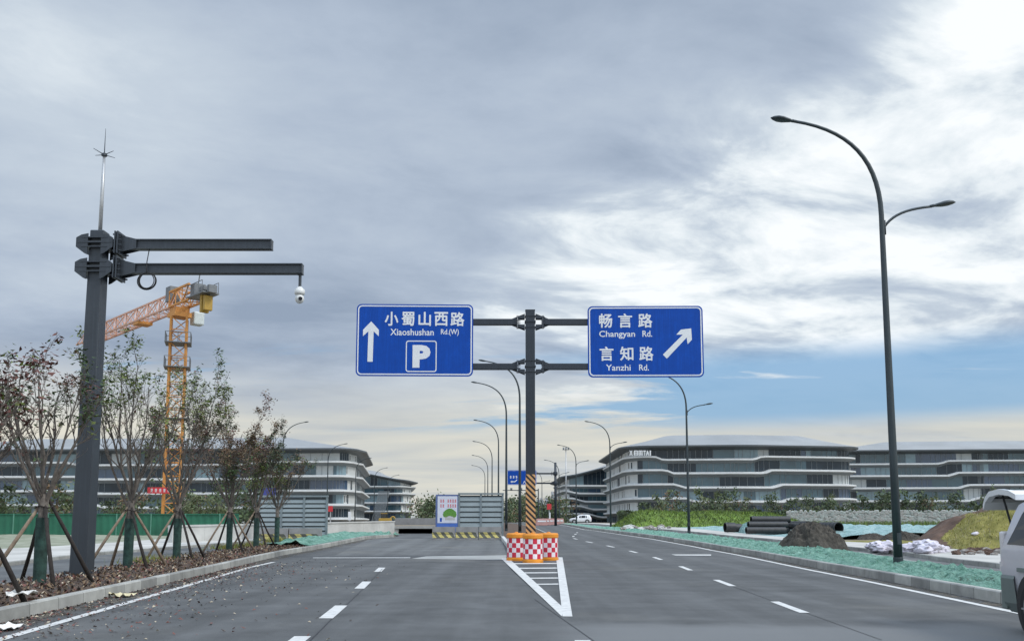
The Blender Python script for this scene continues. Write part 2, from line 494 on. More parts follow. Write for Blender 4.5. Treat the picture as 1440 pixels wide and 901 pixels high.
def curve(pix, dz=0.0, extra=()):
    pts = gl(pix, dz) + [Vector(e) for e in extra]
    tab = sorted((p.y, p.x) for p in pts)
    def f(y):
        if y < tab[0][0]:
            (a, u), (b, v) = tab[0], tab[1]; return u + (v - u) * (y - a) / (b - a)
        if y > tab[-1][0]:
            (a, u), (b, v) = tab[-2], tab[-1]; return v + (v - u) * (y - b) / (b - a)
        return interp(tab, y)
    return f
def kerb(name, f, ys, w, h, dz=0.0, side=1, mat_='kerb_stone'):
    """stone kerb whose road face follows x=f(y); side=+1 grows to +x"""
    mb = MB(); prof = [(0, -.1), (0.012, h - .02), (.03, h), (w, h), (w, -.1)]
    vs = []
    for y in ys:
        for o, z in prof: vs.append((f(y) + side * o, y, zg(y) + dz + z))
    n = len(prof)
    fs = []
    for j in range(len(ys) - 1):
        for k in range(n - 1):
            q = (j * n + k, j * n + k + 1, (j + 1) * n + k + 1, (j + 1) * n + k)
            fs.append(q if side < 0 else tuple(reversed(q)))
    fs += [tuple(range(n)), tuple(reversed(range((len(ys) - 1) * n, len(ys) * n)))]
    mb.add(vs, fs)
    o = mb.build(name, mat_)
    return structure(o)

_TXT = {}
def glyphs(body, bold=0.0):
    k = (body, bold)
    if k not in _TXT:
        c = bpy.data.curves.new('text', 'FONT'); c.body = body; c.offset = max(0, bold); c.resolution_u = 3
        o = bpy.data.objects.new('text', c); col.objects.link(o)
        dg = bpy.context.evaluated_depsgraph_get()
        me = bpy.data.meshes.new_from_object(o.evaluated_get(dg))
        vs = [(v.co.x, v.co.y) for v in me.vertices]; fs = [tuple(p.vertices) for p in me.polygons]
        bpy.data.objects.remove(o); bpy.data.meshes.remove(me); bpy.data.curves.remove(c)
        if bold < 0:
            b0, v0, f0 = -bold, vs, fs; vs, fs = [], []
            for q in range(8):
                o_ = len(vs); vs += [(x + b0 * math.cos(q * PI / 4), y + b0 * math.sin(q * PI / 4)) for x, y in v0]; fs += [tuple(i + o_ for i in f) for f in f0]
        _TXT[k] = (vs, fs)
    return _TXT[k]
def fit_text(mb, body, x0, x1, z0, z1, y, bold=0.0, mi=0):
    vs, fs = glyphs(body, bold)
    ax, bx = min(v[0] for v in vs), max(v[0] for v in vs)
    az, bz = min(v[1] for v in vs), max(v[1] for v in vs)
    nv = len(vs) // 8
    mb.add([(x0 + (u - ax) / (bx - ax) * (x1 - x0), y - (.0004 * (i // nv) if bold < 0 else 0), z0 + (v - az) / (bz - az) * (z1 - z0)) for i, (u, v) in enumerate(vs)], fs, mi)
def rrect(x0, x1, z0, z1, r, n=5):
    out = []
    for cx, cz, a0 in ((x1 - r, z0 + r, -90), (x1 - r, z1 - r, 0), (x0 + r, z1 - r, 90), (x0 + r, z0 + r, 180)):
        for i in range(n + 1):
            a = R(a0 + 90 * i / n); out.append((cx + r * math.cos(a), cz + r * math.sin(a)))
    return out
def ring(mb, outer, inner, y, mi=0):
    n = len(outer)
    mb.add([(x, y, z) for x, z in outer] + [(x, y, z) for x, z in inner],
           [(i, (i + 1) % n, n + (i + 1) % n, n + i) for i in range(n)], mi)

# ------------------------------------------------------------------ ground, roads, kerbs, markings
BRK = [y for y, _ in ZG]
def ysr(a, b, step):
    s = set(round(v, 3) for v in yrange(a, b, step=step)) | {y for y in BRK if a < y < b}
    return sorted(s)
g = strip(lambda y: -4000, lambda y: 4000, [-120, 0, 25, 40, 55, 80, 104, 141, 180, 250, 7000], -.06)
structure(g.build('ground', 'dirt'))

LK = curve([(0, 876), (360, 789), (404, 779), (465, 768), (515, 757.5), (553, 755)], 0, [(-8.0, 75, 0)])
RW = curve([(1410, 857), (1200, 813), (1043, 781), (980, 769), (913, 757), (821, 744)], 0, [(7.6, 141, 0), (6.0, 178, 0), (4.4, 215, 0), (-4, 330, 0)])
RK = lambda y: RW(y) + .48
road = strip(lambda y: LK(y) - .1 if y < 64 else -9.0, lambda y: RK(y) + .06, ysr(-20, 330, 4), 0.0, cols=8)
structure(road.build('road', 'asphalt'))
kerb('kerb', LK, ysr(-18, 60, 1.0), .16, .19, side=-1)
kerb('kerb', RK, ysr(-18, 260, 2.0), .16, .2, side=1)

# right-hand verge, cycle lane, pavement
FAR = lambda o: [(RW(a) + o, a, 0) for a in (104, 141, 178, 215, 330)]
VB = curve([(1406, 811), (1265, 791), (1220, 782), (1140, 772), (1038, 760), (980, 754.5)], .0, FAR(3.2))
SK = curve([(1406, 799), (1265, 783), (1220, 778), (1140, 769), (1100, 764), (1038, 757), (980, 750)], .0, FAR(6.0))
SB = curve([(1400, 776), (1220, 763), (1140, 760), (1000, 745.5)], .12, FAR(10.5))
VBm = lambda y: max(VB(y), RK(y) + 1.2)
SKm = lambda y: max(SK(y), VBm(y) + 1.6)
SBm = lambda y: max(SB(y), SKm(y) + 2.2)
ysv = ysr(4, 90, .13)
vn = strip(lambda y: RK(y) + .14, lambda y: VBm(y) - .02, ysv, .11, cols=26, disp=.16, seed=3, fr=3.0)
tag(vn.build('dust_net', 'net_green', smooth=False), 'crumpled green dust net laid over the planting strip behind the right kerb', 'dust net')
kerb('edging', VBm, ysr(-10, 150, 2), .1, .12, side=1, mat_='concrete')
structure(strip(lambda y: VBm(y) + .08, lambda y: SKm(y) + .05, ysr(-15, 200, 4), .004).build('cycle_lane', 'asphalt_worn'))
kerb('kerb', SKm, ysr(-12, 180, 2), .14, .15, side=1)
structure(strip(lambda y: SKm(y) + .12, SBm, ysr(-12, 180, 3), .146, cols=3).build('pavement', 'slab'))
vn = strip(lambda y: RK(y) + .14, lambda y: VBm(y) - .02, ysr(90, 200, 1.2), .1, cols=8, disp=.12, seed=5, fr=1.2)
tag(vn.build('dust_net', 'net_green'), 'far stretch of green dust net beside the row of double lamps', 'dust net')

# left-hand side: planting bed, side road, concrete strips
BB = curve([(0, 822), (155, 800), (225, 787), (275, 780), (360, 770), (420, 760)], .12)
BBm = lambda y: min(BB(y), LK(y) - 1.2)
ysb = ysr(-6, 60, .3)
bed = strip(lambda y: LK(y) - .13, BBm, ysb, .12, cols=12, disp=.09, seed=9, fr=2.0)
structure(bed.build('planting_bed', 'soil'))
kerb('edging', BBm, ysr(-6, 58, 2), .1, .13, side=-1, mat_='concrete')
LR = curve([(0, 797), (130, 781), (240, 772), (320, 766), (400, 758)], 0)
LRm = lambda y: min(LR(y), BBm(y) - 2.5)
structure(strip(lambda y: BBm(y) - .05, LRm, ysr(-15, 62, 3), .004).build('side_road', 'asphalt_worn'))
kerb('kerb', LRm, ysr(-10, 60, 2), .14, .13, side=-1)
LP = curve([(0, 772), (130, 765), (240, 757)], .1)
LPm = lambda y: min(LP(y), LRm(y) - 2.0)
structure(strip(lambda y: LRm(y) - .12, LPm, ysr(-10, 62, 3), .126, cols=2).build('pavement', 'slab'))

# markings: thin sheets 4-5 mm above the asphalt
def line(f, w, y0, y1, step=3, dz=.006):
    mb = strip(lambda y: f(y) - w / 2, lambda y: f(y) + w / 2, ysr(y0, y1, step), dz)
    return mb
def lmark(f, w, y0, y1): structure(line(f, w, y0, y1).build('lane_line', 'road_paint'))
lmark(RW, .15, -10, 240)
WL = curve([(0, 899), (360, 794.5), (385, 790)], 0)
lmark(WL, .15, -5, G(385, 790).y)
DR = curve([(1101, 850), (1013.5, 817.5), (960, 797), (918, 782.5), (882, 773.3), (850, 766), (823, 760.8), (804, 756)], 0, [(6.0, 80, 0), (5.4, 104, 0), (4.0, 141, 0), (1.5, 200, 0)])
ds = MB()
for a, c in [(1.4, 3.4), (7.6, 9.9), (13.45, 15.3), (18.9, 20.9), (24.9, 26.9), (31, 33), (37, 39), (43, 45), (49, 51), (55, 57), (61, 63), (67, 69), (73, 75)]:
    q = strip(lambda y: DR(y) - .075, lambda y: DR(y) + .075, [a, c], .006); ds.add(q.v, q.f)
structure(ds.build('lane_dashes', 'road_paint'))
DL = curve([(425, 895), (473, 857.5), (512, 821), (536, 799)], 0)
ds = MB()
for a, c in [(1.5, 3.5), (8.4, 10.75), (12.7, 14.6), (18.2, 20.3), (24.2, 26.2)]:
    q = strip(lambda y: DL(y) - .1, lambda y: DL(y) + .1, [a, c], .006); ds.add(q.v, q.f)
for a, c in [(2.4, 4.4), (8.2, 10.4)]:
    q = strip(lambda y: .72, lambda y: .9, [a, c], .006); ds.add(q.v, q.f)
structure(ds.build('lane_dashes', 'road_paint'))
# gore markings: two solid legs and a ladder of bars between them
gm = MB()
def gq(*pix): gm.quad(*[G(x, y, .006) for x, y in pix])
gq((791, 866), (805, 866), (791, 783), (782, 783))
gq((790, 865.8), (792, 853.5), (716, 785), (705, 785))
for yl, xl in ((791.5, 719), (798, 727), (804.5, 734), (812, 742), (820.5, 752)):
    gq((xl - 5, yl + 1.1), (785.5, yl + .7), (785.3, yl - .7), (xl - 6, yl - .3))
structure(gm.build('gore_marking', 'road_paint'))
gj = MB()
gj.quad(G(440, 784.0, .006), G(577, 784.0, .006), G(577, 783.1, .006), G(440, 783.4, .006))
structure(gj.build('lane_line', 'road_paint'))
gj = MB()
gj.quad(G(578, 785, .005), G(712, 786.5, .005), G(712, 780, .005), G(600, 781.5, .005))
structure(gj.build('concrete_joint', 'concrete'))
gj = MB()
gj.quad(G(950, 780.3, .006), G(1000, 780.6, .006), G(1000, 779, .006), G(944, 779, .006))
structure(gj.build('stop_line', 'road_paint'))
# dusty landing in front of the barrier
ds = MB()
ds.quad(G(470, 781, .003), G(712, 780, .003), G(706, 757, .003), G(520, 757, .003))
structure(ds.build('worn_surface', 'asphalt_worn'))

# median island between the carriageways
ML = curve([(714, 772), (702, 755), (693, 747)], 0, [(-1.6, 80, 0), (-2.2, 104, 0), (-4.4, 141, 0), (-8, 215, 0), (-16, 330, 0)])
MR = curve([(778, 776), (784, 764)], 0, [(2.6, 60, 0), (2.4, 80, 0), (2.0, 104, 0), (.8, 141, 0), (-2.6, 215, 0), (-11, 330, 0)])
structure(strip(lambda y: ML(y) + .1, lambda y: max(MR(y), ML(y) + 1.2) - .1, ysr(33.5, 320, 3), .16, cols=4).build('median', 'soil'))
kerb('kerb', ML, ysr(32, 250, 2), .2, .2, side=1, mat_='concrete_white')
kerb('kerb', lambda y: max(MR(y), ML(y) + 1.2), ysr(33.5, 250, 2), .16, .2, side=-1)

# dust nets and grass beyond the right pavement
vn = strip(lambda y: SBm(y) + .1, lambda y: SBm(y) + 34, ysr(56, 96, .6), .12, cols=60, disp=.35, seed=15, fr=.5)
tag(vn.build('dust_net', 'net_blue'), 'pale blue-green dust net spread over bare ground around the black pipes', 'dust net')
gs = strip(lambda y: SBm(y) + .1, lambda y: SBm(y) + 16, ysr(34, 50, .5), .05, cols=30, disp=.12, seed=21, fr=.8)
structure(gs.build('grass_strip', 'grass_dry'))
gs = strip(lambda y: LPm(y) - .05, lambda y: LPm(y) - 30, ysr(20, 66, 1), .03, cols=20, disp=.15, seed=25, fr=.6)
structure(gs.build('rough_grass', mat('rough_ground', (.22, .25, .16), .95, var=.35, scale=.6, bump=.4, c2=(.30, .31, .24))))

def mound(name, cx, cy, rx, ry, h, mats, pick, n=56, seed=1, rough=.35, power=1.0, base=None):
    mb = MB(); vs = []
    for j in range(n + 1):
        for i in range(n + 1):
            u, v = i / n * 2 - 1, j / n * 2 - 1
            x, y = cx + u * rx, cy + v * ry
            r = math.hypot(u, v) + .22 * noise.noise(Vector((u * 1.6, v * 1.6, seed)))
            k = max(0.0, 1 - r) ** power
            p = Vector((x * .5, y * .5, seed))
            z = h * (1 - (1 - k) ** 2) * (1 + rough * noise.noise(p)) + (rough * .35 * noise.noise(p * 3.1) + rough * .2 * noise.noise(p * 8) + rough * .12 * noise.noise(p * 19)) * min(1, k * 4)
            vs.append((x, y, (zg(y) if base is None else base) - .08 + z))
    fs, mi = [], []
    for j in range(n):
        for i in range(n):
            a = j * (n + 1) + i
            f = (a, a + 1, a + n + 2, a + n + 1)
            fs.append(f); c = sum((Vector(vs[k]) for k in f), Vector()) / 4
            mi.append(pick(c))
    mb.add(vs, fs, mi)
    return mb.build(name, mats, smooth=True)
mc = D(1425, 735, 41)
def pick_m(c):
    q = noise.noise(c * .6) * .5
    return 0 if (c.y < mc.y + 1.3 + q and c.x > mc.x - 3.6 + q + max(0, c.z - .3) * 1.35 and c.z < 2.2 + q * .6) else 1
structure(mound('earth_mound', mc.x + 3.6, mc.y + 1.0, 7.6, 6.0, 2.75, ['grass_dry', 'red_earth'], pick_m, seed=4, n=150))

mo = bpy.data.objects['earth_mound']; rng = random.Random(6); gm_ = MB()
mpoly = [p for p in mo.data.polygons if p.material_index == 0 and p.center.z > .12]
for _ in range(9000):
    p = rng.choice(mpoly).center + Vector((rng.uniform(-.07, .07), rng.uniform(-.07, .07), -.01))
    a = rng.uniform(0, PI); w = rng.uniform(.006, .016); o = Vector((math.cos(a) * w, math.sin(a) * w, 0))
    gm_.add([p - o, p + o, p + Vector((rng.uniform(-.07, .07), rng.uniform(-.07, .07), rng.uniform(.05, .16)))], [(0, 1, 2)], rng.choices((0, 1, 2), (5, 2, 2))[0])
tag(gm_.build('grass', ['grass_dry', 'leaf_olive', 'litter_pale']), 'thin yellowing grass growing on the front of the earth mound', 'grass', kind='stuff')

# grassy bank in front of the offices
def bank():
    mb = MB(); vs = []
    x0, x1 = D(862, 730, 100).x, D(1158, 730, 100).x
    nx, ny = 60, 16
    for i in range(nx + 1):
        for j in range(ny + 1):
            u, v = i / nx, j / ny
            x = x0 + (x1 - x0) * u; y = 96 + v * 14
            e = min(1, u * 7, (1 - u) * 4)
            e = e * e * (3 - 2 * e)
            k = math.sin(PI * min(1, v * 1.1 if v < .5 else (1 - v) * 1.1 + .02)) ** .8 if 0 < v < 1 else 0
            z = zg(y) - .05 + 1.7 * e * k * (1 + .18 * noise.noise(Vector((x * .22, y * .2, 2))))
            vs.append((x, y, z))
    fs = [(i * (ny + 1) + j, (i + 1) * (ny + 1) + j, (i + 1) * (ny + 1) + j + 1, i * (ny + 1) + j + 1) for i in range(nx) for j in range(ny)]
    mb.add(vs, fs)
    return mb, vs, fs
mb, bv, bf = bank()
structure(mb.build('grass_bank', 'grass_green', smooth=True))
rng = random.Random(5)
gb = MB()
for _ in range(15000):
    f = rng.choice(bf); a, b_, c, d = (Vector(bv[i]) for i in f)
    u, v = rng.random(), rng.random()
    p = a.lerp(b_, u).lerp(d.lerp(c, u), v)
    if p.z < zg(p.y) + .1: continue
    h = rng.uniform(.1, .36); an = rng.uniform(0, PI); w = rng.uniform(.025, .07)
    o = Vector((math.cos(an) * w, math.sin(an) * w, 0)); t = Vector((rng.uniform(-.25, .25), rng.uniform(-.25, .25), h))
    gb.add([p - o, p + o, p + t], [(0, 1, 2)], rng.choices((0, 1, 2), (5, 2, 2))[0])
tag(gb.build('grass', ['grass_green', 'grass_lime', 'far_leaf_dark']), 'long green grass growing on the bank in front of the offices', 'grass', kind='stuff')

# paving joints, and gutter strips of grime with painted contact shade
def joint(pix, w):
    pts = gl(pix, .004); mb = MB()
    for a, b_ in zip(pts, pts[1:]):
        d = (b_ - a); d.z = 0; d.normalize(); s = Vector((-d.y, d.x, 0)) * w / 2
        mb.quad(a - s, b_ - s, b_ + s, a + s)
    structure(mb.build('paving_joint', 'hazard_black'))
joint([(752, 842), (836, 901)], .014)
joint([(540, 797), (512, 826), (470, 866), (436, 900)], .02)
joint([(1014, 818), (1103, 850), (1240, 899)], .012)
def grime_shade_mat():
    m = bpy.data.materials.new('grime_shade'); m.use_nodes = True
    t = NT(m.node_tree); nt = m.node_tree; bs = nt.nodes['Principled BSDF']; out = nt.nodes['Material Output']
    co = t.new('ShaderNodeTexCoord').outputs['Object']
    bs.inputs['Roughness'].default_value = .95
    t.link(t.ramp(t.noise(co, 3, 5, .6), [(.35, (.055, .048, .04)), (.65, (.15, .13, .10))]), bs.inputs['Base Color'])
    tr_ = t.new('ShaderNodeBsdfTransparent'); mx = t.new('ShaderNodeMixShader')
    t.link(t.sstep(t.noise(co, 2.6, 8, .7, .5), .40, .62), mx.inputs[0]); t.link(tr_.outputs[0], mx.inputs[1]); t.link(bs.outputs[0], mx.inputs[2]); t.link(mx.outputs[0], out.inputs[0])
    M['grime_shade'] = m
grime_shade_mat()
structure(strip(lambda y: RK(y) - .34, lambda y: RK(y) - .005, ysr(5, 120, 1), .0035).build('gutter_grime_shade', 'grime_shade'))  # patchy dirt, its dark colour also standing in for contact shade at the kerb
structure(strip(lambda y: LK(y) + .005, lambda y: LK(y) + .5, ysr(5, 57, 1), .0035).build('gutter_grime_shade', 'grime_shade'))

# fallen leaves
rng = random.Random(11)
lv = MB()
def leaf_at(x, y, z, s, mi, tilt=.5):
    a = rng.uniform(0, 2 * PI); l = s; w = s * rng.uniform(.4, .7)
    ux, uy = math.cos(a), math.sin(a)
    t = rng.uniform(-tilt, tilt) * s; t2 = rng.uniform(0, tilt) * s
    P0 = (x - ux * l / 2, y - uy * l / 2, z + .004 + max(0, t)); P2 = (x + ux * l / 2, y + uy * l / 2, z + .004 + max(0, -t))
    P1 = (x - uy * w / 2, y + ux * w / 2, z + .006 + t2); P3 = (x + uy * w / 2, y - ux * w / 2, z + .006 + t2 * .3)
    lv.add([P0, P1, P2, P3], [(0, 1, 2, 3)], mi)
n = 0
while n < 4600:
    y = 7 + 30 * rng.random() ** 1.1
    d = abs(rng.gauss(0, 1)) ** 1.6 * .9
    x = LK(y) + .05 + d
    if d > 5.5 or y > 40: continue
    if noise.noise(Vector((x * .7, y * .35, 1))) + rng.random() * 1.1 < .32: continue
    leaf_at(x, y, 0.004, rng.uniform(.025, .075), rng.choices((0, 1, 2), (4, 2.4, 5))[0]); n += 1
for _ in range(11000):
    y = 6 + 38 * rng.random()
    x = LK(y) - .18 - rng.random() * (LK(y) - BBm(y) - .2)
    p = Vector((x * 2.0, y * 2.0, 9))
    z = .12 + .09 * min(1, 4 * (LK(y) - .13 - x) / max(.1, LK(y) - BBm(y))) * (noise.noise(p) + .6 * noise.noise(p * 2.7) + .45 * noise.noise(p * 6.1) + .5)
    leaf_at(x, y, zg(y) + z + .01, rng.uniform(.035, .10), rng.choices((0, 1, 2, 3), (2, 1.4, 6, 5))[0], .9)
tag(lv.build('fallen_leaves', ['litter_red', 'litter_pale', 'litter_dark', 'leaf_brown']), 'red and brown fallen leaves along the left kerb and in the planting bed', 'fallen leaves', kind='stuff')
# weeds in the bed
wd = MB()
for cx_, cy_, n_ in [(G(212, 796).x, G(212, 796).y, 260), (G(330, 775).x - .3, G(330, 775).y, 220), (G(352, 771).x, G(352, 771).y, 260), (G(390, 764).x, G(390, 764).y, 260)]:
    for _ in range(n_):
        x, y = cx_ + rng.gauss(0, .35), cy_ + rng.gauss(0, .8)
        if x > LK(y) - .2: continue
        a = rng.uniform(0, PI); w = .02
        o = Vector((math.cos(a) * w, math.sin(a) * w, 0)); p = Vector((x, y, zg(y) + .13))
        wd.add([p - o, p + o, p + Vector((rng.uniform(-.1, .1), rng.uniform(-.1, .1), rng.uniform(.1, .28)))], [(0, 1, 2)], rng.choice((0, 1)))
tag(wd.build('weeds', ['leaf_olive', 'grass_dry']), 'low tufts of weeds growing between the staked trees', 'weeds', kind='stuff')
def crumpled(name, label, cat, pos, s, m, seed):
    mb = MB(); k = 6; vs = []
    for j in range(k + 1):
        for i in range(k + 1):
            u, v = i / k - .5, j / k - .5
            vs.append((u * s * (1 + .15 * noise.noise(Vector((u * 3, v * 3, seed)))), v * s * 1.3, max(0, .25 * s * (.5 + noise.noise(Vector((u * 4, v * 4, seed)))))))
    mb.add(vs, [(j * (k + 1) + i, j * (k + 1) + i + 1, (j + 1) * (k + 1) + i + 1, (j + 1) * (k + 1) + i) for j in range(k) for i in range(k)])
    o = mb.build(name, m, loc=pos); o.rotation_euler = (0, 0, seed)
    md = o.modifiers.new('thickness', 'SOLIDIFY'); md.thickness = .004
    return tag(o, label, cat)
mat('paper_cream', (.60, .53, .34), .8)
mat('paper_white', (.68, .66, .62), .8)
crumpled('crumpled_paper', 'crumpled cream paper lying between the left kerb and the white line', 'paper', G(172, 838, .01), .30, 'paper_cream', 1.3)
crumpled('plastic_scrap', 'white plastic scrap on the soil near the first staked tree', 'litter', G(30, 837, .28), .3, 'paper_white', 2.2)
crumpled('plastic_scrap', 'white torn scrap on the asphalt in the near left corner', 'litter', G(8, 884, .01), .3, 'paper_white', 3.1)

# ------------------------------------------------------------------ sign gantry in the gore
GD = 30.8
gp = XG(746, GD)
ppm = F / GD
def zpx(py, d): return D(746, py, d).z
gan = thing('sign_gantry', 'dark steel T-shaped sign post standing in the gore behind the striped barrels', 'sign post', (gp.x, gp.y, 0))
mb = MB(); ztop = zpx(437, GD); hw = .165
mb.box((0, 0, ztop / 2), (2 * hw, 2 * hw, ztop)); mb.box((0, 0, ztop + .006), (2 * hw + .02, 2 * hw + .02, .012))
bevel(mb.build('post', 'dark_steel', gan), .012)
# diagonal amber and black wrap
def hazard_wrap(name, z0, z1, half, parent, slope=1.0, pitch=.2):
    mb = MB(); e = half + .004; n = 0
    faces = [((-e, -e), (1, 0)), ((e, -e), (0, 1)), ((e, e), (-1, 0)), ((-e, e), (0, -1))]
    Wd = 2 * e
    for (ox, oy), (ux, uy) in faces:
        k0 = int((z0 - Wd * slope) / pitch) - 1; k1 = int(z1 / pitch) + 8
        for k in range(k0, k1):
            # stripe k: z between k*pitch - slope*s and (k+1)*pitch - slope*s for s in 0..Wd, clipped to z0..z1
            poly = [(0, k * pitch + Wd * slope), (Wd, k * pitch), (Wd, (k + 1) * pitch), (0, (k + 1) * pitch + Wd * slope)]
            for lim, sgn in ((z0, 1), (z1, -1)):
                out = []
                for i in range(len(poly)):
                    a, b2 = poly[i], poly[(i + 1) % len(poly)]
                    ia, ib = sgn * (a[1] - lim) >= 0, sgn * (b2[1] - lim) >= 0
                    if ia: out.append(a)
                    if ia != ib:
                        t = (lim - a[1]) / (b2[1] - a[1]); out.append((a[0] + t * (b2[0] - a[0]), lim))
                poly = out
                if not poly: break
            if len(poly) >= 3:
                mb.add([(ox + ux * s_, oy + uy * s_, z) for s_, z in poly], [tuple(range(len(poly)))], k % 2)
    return mb.build(name, ['hazard_black', 'hazard_amber'], parent)
hazard_wrap('reflective_wrap', .1, zpx(667, GD), hw, gan, 1.0, .098)
zb = [zpx(453, GD), zpx(515.5, GD)]
def flange_joint(mb, x, z, sgn, s=1.0):
    mb.box((x, 0, z), (.03 * s, .34 * s, .5 * s))
    mb.box((x + sgn * .045 * s, 0, z), (.03 * s, .34 * s, .5 * s))
    for yy in (-.15 * s, 0, .15 * s): 
        # tapered stiffener gussets on the post side and on the beam side
        for zz in (-1, 1):
            a = [(x, z + zz * .13 * s), (x, z + zz * .22 * s), (x - sgn * .28 * s, z + zz * .33 * s), (x - sgn * .28 * s, z + zz * .13 * s)]
            mb.extrude_y(a if sgn * zz < 0 else a[::-1], yy - .008, yy + .008)
    for zz in (-.2, -.07, .07, .2):
        for yy in (-.13, .13):
            mb.tube([(x - .05 * s, yy * s, z + zz * s), (x + .1 * s, yy * s, z + zz * s)], .017 * s, 6)
    for zz in (-.12, .12):
        a = [(x + sgn * .06 * s, z + zz * s), (x + sgn * .06 * s, z + zz * 1.9 * s), (x + sgn * .32 * s, z + zz * s)]
        mb.extrude_y(a, -.012, .012)
for z in zb:
    mb = MB()
    mb.box((0, 0, z), (2 * hw + .06, 2 * hw + .06, .05)); mb.box((0, 0, z + .2), (2 * hw + .04, 2 * hw + .04, .03)); mb.box((0, 0, z - .2), (2 * hw + .04, 2 * hw + .04, .03))
    for sgn in (-1, 1): flange_joint(mb, sgn * .43, z, sgn, .85)
    mb.build('bracket_collar', 'dark_steel', gan)
    for sgn, xe in ((-1, -5.9), (1, 5.8)):
        mb = MB(); a, b2 = sgn * .47, xe
        mb.box(((a + b2) / 2, 0, z), (abs(b2 - a), .18, .215)); bevel(mb.build('beam', 'dark_steel', gan), .012)

# ------------------------------------------------------------------ direction signs
def sign_xf(cx, cy, d):
    s = d / F
    return (lambda px: (px - cx) * s), (lambda py: (cy - py) * s)
def crop(px, py, ox, oy, k=7.8333): return ox + px / k, oy + py / k
def make_sign(label, rect, d, rz, draw):
    x0, x1, y0, y1 = rect
    c = D((x0 + x1) / 2, (y0 + y1) / 2, d)
    sg = thing('direction_sign', label, 'road sign', c, rz); sg.scale = (1.02, 1, 1.045)
    X, Z = sign_xf((x0 + x1) / 2, (y0 + y1) / 2, d)
    hwid, hh = X(x1), Z(y0)
    mb = MB(); o = rrect(-hwid, hwid, -hh, hh, .17)
    mb.extrude_y(o, 0, .03, 0); mb.build('panel', 'sign_blue', sg)
    mb = MB()
    for zz in (-.45, 0, .45): mb.box((0, .055, zz * hh * 1.4), (2 * hwid - .3, .05, .08))
    mb.build('back_rail', 'sign_back', sg)
    mb = MB()
    ring(mb, rrect(-hwid + .045, hwid - .045, -hh + .045, hh - .045, .14), rrect(-hwid + .085, hwid - .085, -hh + .085, hh - .085, .11), -.004)
    mb.build('border', 'sign_white', sg)
    draw(sg, X, Z)
    return sg
BOLD = -.022
def draw_left(sg, X, Z):
    def C(px, py): q = crop(px, py, 500, 420); return X(q[0]), Z(q[1])
    mb = MB()
    for ch, a, b2 in (('小', 320, 470), ('蜀', 505, 645), ('山', 690, 828), ('西', 865, 1015), ('路', 1042, 1196)):
        (xa, za), (xb, zb_) = C(a, 300), C(b2, 146); fit_text(mb, ch, xa, xb, za, zb_, -.004, BOLD)
    for tx, a, b2, t, u in (('Xiaoshushan', 383, 860, 332, 404), ('Rd.(W)', 938, 1135, 332, 408)):
        (xa, za), (xb, zb_) = C(a, u), C(b2, t); fit_text(mb, tx, xa, xb, za, zb_, -.004, .012)
    mb.build('lettering', 'sign_white', sg)
    mb = MB()
    mb.flat([C(*p) for p in ((172, 253), (85, 345), (85, 415), (143, 362), (138, 692), (196, 692), (201, 362), (258, 415), (258, 345))], -.004)
    mb.build('arrow', 'sign_white', sg)
    mb = MB()
    (xa, za), (xb, zb_) = C(630, 754), C(826, 508); fit_text(mb, 'P', xa, xb, za, zb_, -.004, .06)
    (xa, za), (xb, zb_) = C(556, 800), C(894, 460)
    ring(mb, rrect(xa, xb, za, zb_, .09), rrect(xa + .035, xb - .035, za + .035, zb_ - .035, .06), -.004)
    mb.build('parking_symbol', 'sign_white', sg)
def draw_right(sg, X, Z):
    def C(px, py): q = crop(px, py, 820, 425); return X(q[0]), Z(q[1])
    mb = MB()
    for ch, a, b2, t, u in (('畅', 180, 326, 125, 280), ('言', 390, 545, 125, 280), ('路', 610, 766, 125, 280), ('言', 182, 336, 485, 640), ('知', 405, 553, 485, 638), ('路', 616, 772, 485, 640)):
        (xa, za), (xb, zb_) = C(a, u), C(b2, t); fit_text(mb, ch, xa, xb, za, zb_, -.004, BOLD)
    for tx, a, b2, t, u in (('Changyan', 180, 574, 313, 400), ('Rd.', 655, 762, 313, 380), ('Yanzhi', 250, 520, 680, 746), ('Rd.', 612, 720, 680, 746)):
        (xa, za), (xb, zb_) = C(a, u), C(b2, t); fit_text(mb, tx, xa, xb, za, zb_, -.004, .012)
    mb.build('lettering', 'sign_white', sg)
    mb = MB()
    pts = [(1190, 290), (1078, 303), (1025, 358), (1097, 358), (875, 574), (917, 618), (1138, 390), (1148, 462), (1196, 412)]
    mb.add([(C(*p)[0], -.004, C(*p)[1]) for p in pts], [(0, 1, 2, 3), (0, 3, 6), (3, 4, 5, 6), (0, 6, 7, 8)])
    mb.build('arrow', 'sign_white', sg)
make_sign('blue road sign with straight-ahead arrow and boxed white P', (501.5, 665, 428, 528), GD - .16, R(1.5), draw_left)
make_sign('blue road sign with slanting up-right arrow and two road names', (827, 988.5, 430.5, 529.5), GD - .16, R(-1.0), draw_right)

